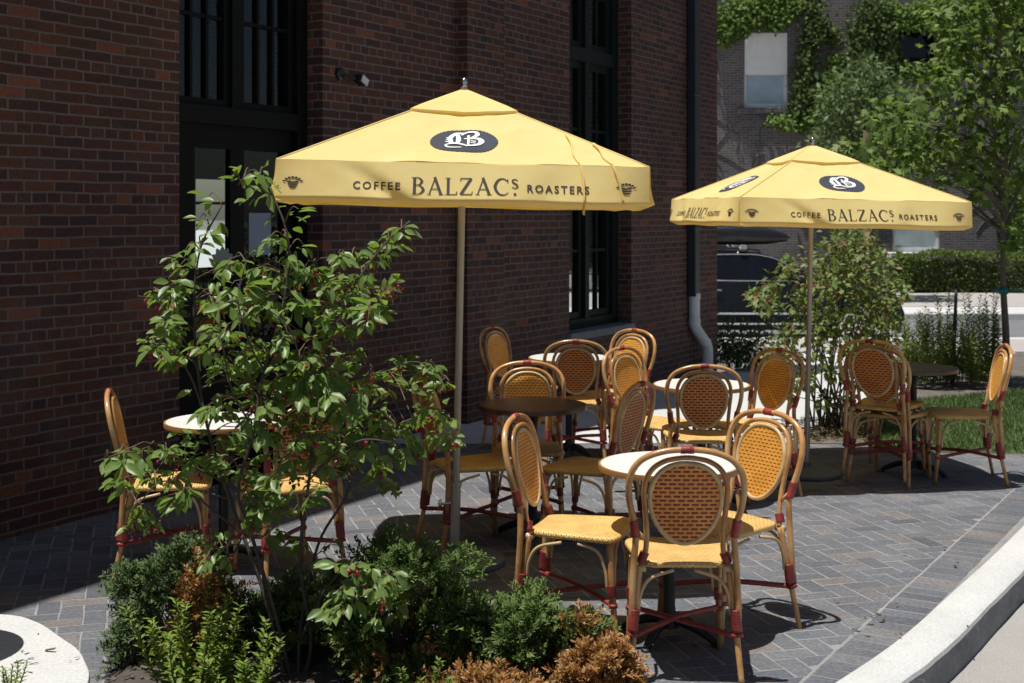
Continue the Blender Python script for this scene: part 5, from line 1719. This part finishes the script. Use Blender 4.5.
# young street tree, its trunk tied to a stake
tr = empty('maple_tree', (5.45, 14.9, zg(14.9)), 0, 'young maple with a slim grey trunk and teal tie, pale green leafy crown', 'tree')
ot = Vector((5.45, 14.9, zg(14.9)))
mb = MB()
C = catmull([(0.02, 0, -0.05), (0.0, 0, 0.6), (-0.03, 0, 1.2), (-0.02, 0, 1.9), (0.02, 0.02, 2.8), (0.0, 0.0, 4.6)], 6)
mb.tube(C, [0.046 * (1 - 0.66 * k / (len(C) - 1)) for k in range(len(C))], 10)
trunk = mb.build('trunk', M['bark'], tr, smooth=True)
mb = MB(); mb.tube([(-0.026, 0, 1.03), (-0.028, 0, 1.10)], 0.052, 12); mb.tube([(-0.02, -0.03, 1.065), (0.16, -0.05, 1.075)], 0.014, 6); mb.tube([(-0.02, -0.03, 1.065), (-0.17, -0.05, 1.065)], 0.014, 6)
mb.build('tie', M['teal'], trunk, smooth=True)
mspots = [(1010, 10, 22), (980, 6, 22), (948, 18, 18), (965, 42, 22), (1000, 45, 24), (1020, 78, 22), (985, 78, 22), (950, 72, 18), (940, 98, 17), (968, 108, 22), (1002, 112, 22), (1022, 140, 18), (985, 140, 18),
          (952, 132, 17), (925, 138, 17), (905, 152, 15), (890, 130, 14), (930, 165, 15), (958, 165, 15), (985, 172, 14), (1010, 175, 14), (902, 175, 12), (880, 160, 12), (1022, 205, 12), (1012, 225, 9),
          (950, 30, 12), (912, 100, 14), (975, 188, 10), (945, 183, 10), (1040, 40, 26), (1050, 110, 26), (1045, 170, 20), (1030, -10, 26), (1000, -25, 26), (965, -20, 22), (1070, 0, 28), (1005, 245, 8), (880, 118, 15), (868, 142, 13), (905, 120, 16), (915, 160, 15), (942, 148, 16), (895, 190, 11), (925, 190, 11), (960, 60, 20), (990, 20, 22)]
P, D, U, LN = [], [], [], []
br = MB()
for (px, py, r) in mspots:
    for layer in range(3):
        dy = (-0.55, 0.0, 0.6)[layer] + random.gauss(0, .12)
        pc = at(px + random.gauss(0, 4), py + random.gauss(0, 4), 14.9 + dy) - ot
        rr = r / 90.0
        m = int(27 * (r / 18) ** 1.5)
        g = RNG.normal(size=(m, 3)) * rr * 0.55
        P.append(np.array(pc) + g); dd = g / (np.linalg.norm(g, axis=1, keepdims=True) + 1e-6) * 0.7 + RNG.normal(size=(m, 3)) * 0.4; dd[:, 2] -= 0.55
        D.append(dd); U.append(np.array([-0.1, -0.35, 1.0]) + RNG.normal(size=(m, 3)) * 0.35); LN.append(0.118 * RNG.uniform(0.6, 1.2, m))
    e = at(px, py, 14.9 + random.gauss(0, .3)) - ot
    z0 = max(1.7, min(3.9, e.z - 0.5))
    C = catmull([(0, 0, z0), tuple(Vector((0, 0, z0)).lerp(e, 0.5) + Vector((0, 0, 0.12))), tuple(e)], 5)
    br.tube(C, [0.020 * (1 - 0.8 * k / (len(C) - 1)) for k in range(len(C))], 6)
br.build('branches', M['bark'], tr, smooth=True)
LN = np.concatenate(LN)
leaf_obj('crown', np.concatenate(P), np.concatenate(D), np.concatenate(U), LN, LN * 1.0, LOBED, M['maple'], tr)
st = empty('tree_stake', ((955 - 512) / F * 15.1, 15.1, zg(15.1)), 0, 'thin dark stake standing alone among the upright plants', 'stake')
mb = MB(); mb.tube([(-0.03, 0, -0.05), (0.0, 0, 0.72)], 0.022, 8); mb.tube([(0.0, 0, 0.72), (0.015, 0, 1.12)], 0.019, 8); mb.build('post', M['stake'], st, smooth=True)
mb = MB(); mb.tube([(0.015, 0, 1.11), (0.016, 0, 1.15)], 0.028, 8); mb.build('cap', M['stake'], st, smooth=True)
st = empty('garden_stake', ((866 - 512) / F * 16.5, 16.5, zg(16.5)), 0, 'tall pale wooden stake rising behind the farther umbrella', 'stake')
mb = MB(); mb.box(-0.028, 0.028, -0.02, 0.02, -0.05, 3.25); mb.build('post', simple('weathered wood', (0.34, 0.27, 0.19), 0.8, var=0.25, scale=12), st)
mb = MB(); mb.box(-0.03, 0.03, -0.022, 0.022, 3.25, 3.27); mb.build('cap', M['bark'], st)

# ================================================================== parked black estate car with a roof box
CX, CY, CZ = 4.28, 23.65, -0.41
car = empty('parked_car', (CX, CY, CZ), 0, 'black estate car with bright window trim and a black roof box, parked at the kerb', 'car')
def wheel_arch(x, r=0.36, z=0.32):
    return [(x + r * math.cos(a), max(0.24, z + r * math.sin(a))) for a in [PI * k / 10 for k in range(11)]]
low = [(-2.38, 0.42), (-2.42, 0.62), (-2.40, 0.95), (-2.30, 1.06), (-1.2, 1.07), (0.0, 1.04), (0.95, 1.02), (1.6, 0.95), (2.05, 0.84), (2.30, 0.70), (2.38, 0.52), (2.34, 0.30), (2.2, 0.24)]
low += [(x, z) for x, z in wheel_arch(1.42)] + [(0.9, 0.24), (-0.9, 0.24)] + [(x, z) for x, z in wheel_arch(-1.40)] + [(-2.1, 0.24), (-2.3, 0.30)]
mb = MB()
n = len(low)
prof = [(-0.92, 0.97), (-0.90, 1.0), (0.90, 1.0), (0.92, 0.97)]
cz = 0.62
vs = []
for y, s in ((-0.93, 0.94), (-0.90, 1.0), (-0.5, 1.0), (0.5, 1.0), (0.90, 1.0), (0.93, 0.94)):
    for x, z in low:
        k = 0.04 if abs(y) > 0.6 else 0.0
        vs.append((x * (1 - k * max(0, (abs(x) - 1.5)) * 0.6), y * (1 - 0.06 * max(0, (z - 0.75) / 0.3)) if abs(y) > 0.6 else y, cz + (z - cz) * (s if z > 0.7 else 1)))
fs = []
for i in range(5):
    for k in range(n):
        k2 = (k + 1) % n
        fs.append((i * n + k, i * n + k2, (i + 1) * n + k2, (i + 1) * n + k))
fs.append(list(range(n))[::-1]); fs.append([5 * n + k for k in range(n)])
mb.add(vs, fs)
mb.build('body', M['car_paint'], car, auto=35)
gh = [(-2.28, 1.05), (-1.95, 1.44), (-1.5, 1.545), (-0.6, 1.57), (-0.05, 1.53), (0.35, 1.40), (0.98, 1.03)]
mb = MB(); mb.prism([(x, z) for x, z in gh], -0.83, 0.83)
cabin = MB()
vs = []
for y0 in (-1, 1):
    for x, z in gh:
        vs.append((x, y0 * (0.86 - 0.26 * max(0, (z - 1.03)) / 0.54 * 0.9), z))
ng = len(gh)
fs = [[i, (i + 1) % ng, ng + (i + 1) % ng, ng + i] for i in range(ng)] + [list(range(ng))[::-1], [ng + i for i in range(ng)]]
cabin.add(vs, fs); cabin.build('cabin', M['car_paint'], car, bevel=0.03)
def side_y(z): return 0.86 - 0.26 * max(0, (z - 1.03)) / 0.54 * 0.9 + 0.006
for sgn in (-1, 1):
    for poly in ([(-1.90, 1.10), (-1.72, 1.38), (-1.25, 1.45), (-1.22, 1.09)], [(-1.14, 1.09), (-1.14, 1.46), (-0.28, 1.48), (-0.26, 1.08)], [(-0.18, 1.08), (-0.18, 1.475), (0.0, 1.455), (0.30, 1.35), (0.72, 1.08)]):
        g_ = MB(); m = len(poly)
        g_.add([(x, sgn * (side_y(z)), z) for x, z in poly] + [(x, sgn * (side_y(z) - 0.02), z) for x, z in poly],
               [list(range(m)), [m + i for i in range(m)][::-1]] + [[i, (i + 1) % m, m + (i + 1) % m, m + i] for i in range(m)])
        g_.build('side_window', M['car_glass'], car)
    t_ = MB()
    t_.tube([(-1.95, sgn * side_y(1.07), 1.075), (0.78, sgn * (side_y(1.065) + 0.004), 1.062)], 0.013, 6)
    t_.tube(catmull([(-1.95, sgn * side_y(1.1), 1.09), (-1.74, sgn * side_y(1.42), 1.41), (-1.2, sgn * side_y(1.48), 1.485), (-0.4, sgn * side_y(1.5), 1.51), (0.0, sgn * side_y(1.48), 1.485), (0.32, sgn * side_y(1.37), 1.375), (0.78, sgn * side_y(1.07), 1.07)], 5), 0.013, 6)
    t_.build('window_trim', M['chrome'], car, smooth=True)
    t_ = MB(); t_.bbox(-0.95, 0.92, sgn * 0.935 - 0.012, sgn * 0.935 + 0.012, 0.50, 0.535, 0.004); t_.bbox(-0.98, 0.95, sgn * 0.93 - 0.012, sgn * 0.93 + 0.012, 0.33, 0.36, 0.004)
    t_.build('side_moulding', M['chrome'], car)
    r_ = MB(); r_.tube(catmull([(-1.75, sgn * 0.62, 1.49), (-1.68, sgn * 0.62, 1.585), (-0.8, sgn * 0.62, 1.615), (-0.15, sgn * 0.62, 1.585), (-0.05, sgn * 0.62, 1.52)], 5), 0.018, 6)
    r_.build('roof_rail', M['plastic_black'], car, smooth=True)
    m_ = MB(); m_.bbox(0.52, 0.72, sgn * 0.97 - 0.09, sgn * 0.97 + 0.09, 1.06, 1.20, 0.03); m_.bbox(0.58, 0.66, sgn * 0.85 - 0.05, sgn * 0.85 + 0.05, 1.06, 1.10, 0.01); m_.build('mirror', M['car_paint'], car)
    h_ = MB(); h_.bbox(2.04, 2.30, sgn * 0.68 - 0.17, sgn * 0.68 + 0.17, 0.64, 0.80, 0.03); h_.build('headlight', M['lens'], car)
    d_ = MB()
    for x in (-0.95, 0.0): d_.bbox(x, x + 0.2, sgn * 0.935 - 0.014, sgn * 0.935 + 0.014, 0.90, 0.925, 0.005)
    d_.build('door_handle', M['chrome'], car)
    for x in (1.42, -1.40):
        w_ = empty('wheel'); w_.parent = car; w_.location = (x, sgn * 0.80, 0.32)
        Mw = Matrix.Rotation(PI / 2, 4, 'X')
        ty = MB(); ty.lathe([(0.20, -0.10), (0.29, -0.11), (0.325, -0.08), (0.325, 0.08), (0.29, 0.11), (0.20, 0.10)], 28, M=Mw); ty.build('tyre', M['rubber'], w_, auto=40)
        ri = MB(); ri.lathe([(0.02, sgn * -0.115), (0.06, sgn * -0.115), (0.19, sgn * -0.095), (0.205, sgn * -0.105)][::1], 20, M=Mw); ri.build('rim', M['chrome'], w_, auto=40)
ws = MB(); ws.add([(0.40, -0.60, 1.395), (0.40, 0.60, 1.395), (0.955, 0.76, 1.065), (0.955, -0.76, 1.065)], [(0, 1, 2, 3)])
ws.add([(0.39, -0.60, 1.375), (0.39, 0.60, 1.375), (0.945, 0.76, 1.045), (0.945, -0.76, 1.045)], [(3, 2, 1, 0)])
ws.build('windscreen', M['car_glass'], car)
for x in (-1.25, -0.35):
    b_ = MB(); b_.tube([(x, -0.66, 1.63), (x, 0.66, 1.63)], 0.022, 8); b_.bbox(x - 0.06, x + 0.06, -0.72, -0.56, 1.58, 1.67, 0.015); b_.bbox(x - 0.06, x + 0.06, 0.56, 0.72, 1.58, 1.67, 0.015); b_.build('roof_bar', M['chrome'], car)
rb = MB()
st_ = [(-1.75, 0.10, 1.76, 1.84), (-1.68, 0.28, 1.70, 1.93), (-1.3, 0.36, 1.665, 2.00), (-0.5, 0.37, 1.66, 2.02), (0.1, 0.33, 1.665, 1.97), (0.42, 0.22, 1.70, 1.87), (0.52, 0.08, 1.74, 1.80)]
vs = []
NS = 18
for x, hw, zb, zt in st_:
    for k in range(NS):
        a = 2 * PI * k / NS
        e = 0.55
        y = math.copysign(abs(math.cos(a)) ** e, math.cos(a)) * hw; z = (zb + zt) / 2 + math.copysign(abs(math.sin(a)) ** e, math.sin(a)) * (zt - zb) / 2
        vs.append((x, y - 0.25, z))
rb.add(vs, [(i * NS + k, i * NS + (k + 1) % NS, (i + 1) * NS + (k + 1) % NS, (i + 1) * NS + k) for i in range(len(st_) - 1) for k in range(NS)] + [list(range(NS))[::-1], [(len(st_) - 1) * NS + k for k in range(NS)]])
rb.build('roof_box', M['plastic_black'], car, auto=45)

# ================================================================== far brick building with ivy
FY = 37.5
fb = empty('far_building', (0, FY, -0.3), 0, 'grey brick building across the street, partly covered in green ivy', 'building')
def fx(px): return (px - 512) / F * FY
def fz(py): return CAMH - (py - HOR) / F * FY + 0.3
X0, X1, FH = 2.2, 60.0, 14.0
wins = [(744, 788, 33, 108), (898, 936, 27, 62), (893, 940, 205, 252), (1016, 1060, 27, 75), (1090, 1140, 205, 252)]
cells = sorted(set([X0, X1] + [fx(a) for w_ in wins for a in w_[:2]]))
mb = MB()
rect = [(fx(a), fx(b), fz(d), fz(c)) for a, b, c, d in wins]
zs = sorted(set([0.0, FH] + [v for r in rect for v in r[2:]]))
for i in range(len(cells) - 1):
    col = []
    for j in range(len(zs) - 1):
        cx, cz_ = (cells[i] + cells[i + 1]) / 2, (zs[j] + zs[j + 1]) / 2
        solid = not any(r[0] < cx < r[1] and r[2] < cz_ < r[3] for r in rect)
        if solid:
            if col and abs(col[-1][1] - zs[j]) < 1e-6: col[-1] = (col[-1][0], zs[j + 1])
            else: col.append((zs[j], zs[j + 1]))
    for a, b in col:
        mb.box(cells[i], cells[i + 1], 0, 0.4, a, b)
mb.box(X0, X1, 0.4, 12, 0, 0.2); mb.box(X0, X1, 11.8, 12, 0.2, FH)
mb.build('wall', M['far_brick'], fb)
mb = MB(); mb.box(X0, X1, 0.4, 11.8, FH - 0.2, FH - 0.01); mb.build('roof', M['asphalt'], fb)
for i, (a, b, z0, z1) in enumerate(rect):
    wn = empty('window'); wn.parent = fb
    fr = MB(); t_ = 0.09
    zm = z0 + (z1 - z0) * 0.46
    fr.box(a, a + t_, 0.12, 0.22, z0, z1); fr.box(b - t_, b, 0.12, 0.22, z0, z1); fr.box(a + t_, b - t_, 0.12, 0.22, z0, z0 + 0.13); fr.box(a + t_, b - t_, 0.12, 0.22, z1 - t_, z1)
    if i in (0, 4): fr.box(a + t_, b - t_, 0.11, 0.22, zm - 0.04, zm + 0.04)
    fr.build('frame', M['white_paint'] if i in (0, 2, 4, 5) else M['frame'], wn)
    if i in (0, 4):
        p_ = MB(); p_.box(a + t_, b - t_, 0.16, 0.175, z0 + 0.13, zm - 0.04); p_.build('pane', M['win_sky'], wn)
        p_ = MB(); p_.box(a + 0.02, b - 0.02, 0.02, 0.06, zm - 0.03, z1 - 0.0); p_.build('blind', M['blind'], wn)
    else:
        p_ = MB(); p_.box(a + t_, b - t_, 0.16, 0.175, z0 + 0.13, z1 - t_); p_.build('pane', M['win_reflection'] if i in (2, 5) else M['car_glass'], wn)
    s_ = MB(); s_.bbox(a - 0.18, b + 0.12, -0.12, 0.10, z0 - 0.16, z0 - 0.003, 0.02); s_.build('sill', M['far_brick'] if i in (0, 1, 3, 4) else M['white_paint'], wn)
mb = MB(); mb.box(fx(893), fx(914), -0.5, -0.002, fz(268), fz(263)); mb.box(fx(893) + 0.02, fx(914) - 0.02, -0.45, -0.004, 0.02, fz(268) - 0.003)
mb.build('ledge', M['sidewalk'], fb)

def ivy(label, strokes, mat, dens=38, size=0.105, bare=0):
    """Leaves hanging off the far wall along the runs of a creeper."""
    root = empty('climbing_ivy', (0, FY, -0.3), 0, label, 'ivy', 'ivy on the far brick building')
    P, D, U, LN = [], [], [], []
    vb = MB()
    for pts, wd in strokes:
        C = catmull([(fx(x), -0.03, fz(y)) for x, y in pts], 8)
        vb.tube(C, 0.020, 5)
        for p in C:
            m = max(3, int(dens * wd / 10))
            r = wd / F * FY
            g = RNG.normal(size=(m, 3)) * np.array([r * 0.5, 0.10, r * 0.5])
            g[:, 1] = -np.abs(g[:, 1]) - 0.04 - 0.16 * np.exp(-(g[:, 0] / r) ** 2) * RNG.random(m)
            P.append(np.array(p) + g)
            d = RNG.normal(size=(m, 3)) * 0.45; d[:, 2] -= 0.9; d[:, 1] -= 0.35
            D.append(d); u = RNG.normal(size=(m, 3)) * 0.35; u[:, 1] -= 0.8; u[:, 2] += 0.55
            U.append(u); LN.append(size * RNG.uniform(0.6, 1.25, m))
    vb.build('vine', M['vine_bare'], root)
    LN = np.concatenate(LN)
    leaf_obj('leaves', np.concatenate(P), np.concatenate(D), np.concatenate(U), LN, LN * 0.95, SMALL, M[mat], root)
    return root
ivy('bright green ivy sweeping over the top of the blind-fitted window', [([(716, 36), (735, 24), (756, 16), (776, 10), (792, 2)], 13), ([(716, 18), (740, 8), (760, -2), (780, -10)], 13), ([(770, 26), (784, 18), (800, 6)], 7), ([(718, 30), (730, 32), (742, 26)], 8)], 'ivy', 46)
ivy('ivy column climbing straight up beside the blind-fitted window', [([(812, -5), (811, 20), (807, 45), (803, 70), (800, 95), (796, 118)], 10), ([(820, 20), (815, 40), (808, 34)], 8), ([(812, 30), (824, 28), (834, 32), (832, 44)], 5)], 'ivy_dark', 40)
ivy('ivy tuft bulging lower on the wall just above the farther umbrella', [([(836, 55), (832, 72), (830, 85), (822, 95), (808, 88)], 8), ([(826, 105), (815, 112), (808, 120), (795, 124), (770, 120)], 8), ([(824, 78), (822, 100), (814, 118)], 8)], 'ivy', 40)
ivy('dense dark ivy curtain filling the wall left of the black upper window', [([(872, 0), (868, 30), (866, 60), (862, 90)], 18), ([(858, 30), (854, 60), (850, 90), (846, 115)], 12), ([(884, 20), (886, 50), (880, 80)], 12), ([(866, 100), (860, 130)], 14)], 'ivy_dark', 40)
ivy('ivy fringe framing the black upper window from above', [([(886, 8), (905, 14), (925, 8), (945, 2)], 9), ([(890, 28), (900, 24), (918, 26), (935, 20)], 6), ([(940, 30), (945, 50), (936, 66), (915, 72), (895, 68)], 9), ([(960, -5), (990, 10), (1020, 5)], 16)], 'ivy', 42)
ivy('thin ivy strand low on the bare wall beside the young maple trunk', [([(1004, 150), (1000, 180), (1002, 205), (1006, 230), (1012, 246)], 9), ([(1020, 170), (1022, 200), (1018, 225)], 10)], 'ivy', 34)

# leafless creeper stems over the bare brick
vb = MB()
for i in range(60):
    x, y = random.uniform(716, 1000), random.uniform(70, 240)
    pts = [(x, y)]
    a = random.uniform(-0.6, 0.6) - PI / 2
    for k in range(5):
        a += random.gauss(0, 0.5); pts.append((pts[-1][0] + 14 * math.cos(a), pts[-1][1] + 12 * math.sin(a)))
    if any(a - 6 < px < b + 6 and c - 6 < py < d + 10 for px, py in pts for a, b, c, d in wins): continue
    C = catmull([(fx(px), -0.012, fz(py)) for px, py in pts], 4)
    vb.tube(C, 0.016, 4)
root = empty('bare_creeper', (0, FY, -0.3), 0, 'leafless creeper stems spread over the bare grey brick wall', 'creeper')
vb.build('stems', M['vine_bare'], root)

# dull-leaved tree standing before the far wall
def tree(label, name, base, h_trunk, spots_, Y, mat, size, per, tm, wf, dj):
    root = empty(name, (base, Y, -0.26), 0, label, 'tree')
    o_ = Vector((base, Y, -0.26))
    P, D, U, LN = [], [], [], []
    mb_ = MB()
    C = catmull([(0, 0, -0.1), (0.05, 0, h_trunk * 0.5), (0.0, 0.05, h_trunk)], 6)
    mb_.tube(C, [0.12 * (1 - 0.5 * k / (len(C) - 1)) for k in range(len(C))], 9)
    mb_.build('trunk', M['bark_dark'], root, smooth=True)
    br_ = MB()
    for (px, py, r) in spots_:
        rr = r / F * Y
        for layer in range(3):
            pc = at(px + random.gauss(0, 3), py + random.gauss(0, 3), Y + dj * (layer - 1) + random.gauss(0, .1)) - o_
            m = int(per * (r / 14) ** 1.6)
            g = RNG.normal(size=(m, 3)) * rr * 0.55
            P.append(np.array(pc) + g); dd = g / (np.linalg.norm(g, axis=1, keepdims=True) + 1e-6) * 0.7 + RNG.normal(size=(m, 3)) * 0.5; dd[:, 2] -= 0.2
            D.append(dd); U.append(np.array([-0.1, -0.2, 1.0]) + RNG.normal(size=(m, 3)) * 0.5); LN.append(size * RNG.uniform(0.6, 1.25, m))
        e = at(px, py, Y) - o_
        C = catmull([(0, 0.03, h_trunk - 0.05), tuple(Vector((0, 0, h_trunk)).lerp(e, 0.5) + Vector((0, 0, 0.15))), tuple(e)], 5)
        br_.tube(C, [0.045 * (1 - 0.8 * k / (len(C) - 1)) for k in range(len(C))], 5)
    br_.build('branches', M['bark_dark'], root, smooth=True)
    LN = np.concatenate(LN)
    leaf_obj('crown', np.concatenate(P), np.concatenate(D), np.concatenate(U), LN, LN * wf, tm, M[mat], root)
    return root
tree('dull grey-green tree across the street, rising over the farther umbrella', 'street_tree', (868 - 512) / F * 32, 2.6,
     [(850, 88, 14), (872, 78, 14), (890, 92, 14), (842, 110, 14), (866, 105, 16), (890, 115, 15), (905, 100, 12), (852, 132, 14), (878, 135, 15), (900, 138, 13), (840, 150, 10), (866, 158, 14), (895, 162, 13), (915, 120, 11), (830, 128, 9), (880, 185, 12), (855, 190, 10), (905, 195, 10), (825, 100, 8), (838, 92, 13), (858, 70, 12), (820, 140, 10), (835, 165, 10), (850, 172, 13), (915, 150, 14), (835, 120, 14)],
     32.0, 'greytree', 0.17, 62, SMALL, 0.55, 0.9)

# clipped hedge
hd = empty('hedge', (0, 35.6, -0.27), 0, 'clipped dark green hedge along the far sidewalk', 'hedge')
hx0, hx1 = (903 - 512) / F * 35.3, 18.5
n = 15000
side = RNG.random(n)
x = RNG.uniform(hx0, hx1, n); y = RNG.uniform(-0.75, 0.75, n); z = RNG.uniform(0.05, 1.22, n)
f_ = side < 0.5; t_ = (side >= 0.5) & (side < 0.88); e_ = side >= 0.88
lump = 0.07 * np.sin(x * 2.3) + 0.05 * np.sin(x * 5.1 + 1)
y[f_] = -0.75 + np.abs(RNG.normal(size=f_.sum())) * 0.08 + lump[f_]
z[t_] = 1.22 - np.abs(RNG.normal(size=t_.sum())) * 0.06 + lump[t_]
x[e_] = hx0 + np.abs(RNG.normal(size=e_.sum())) * 0.15
P = np.stack([x, y, z], 1)
D = RNG.normal(size=(n, 3)) * 0.6; D[f_, 1] -= 0.6; D[t_, 2] += 0.5
U = RNG.normal(size=(n, 3)) * 0.5; U[:, 2] += 0.8; U[f_, 1] -= 0.4
leaf_obj('leaves', P, D, U, RNG.uniform(0.06, 0.13, n), 0.06, SMALL, M['hedge'], hd)
hd.scale = (1, 1, 0.82)
mb = MB()
mb.bbox(hx0 + 0.22, hx1, -0.58, 0.6, 0.12, 1.06, 0.05); mb.build('dark_core', M['bark_dark'], hd)  # solid dark box filling the hedge behind its leaves
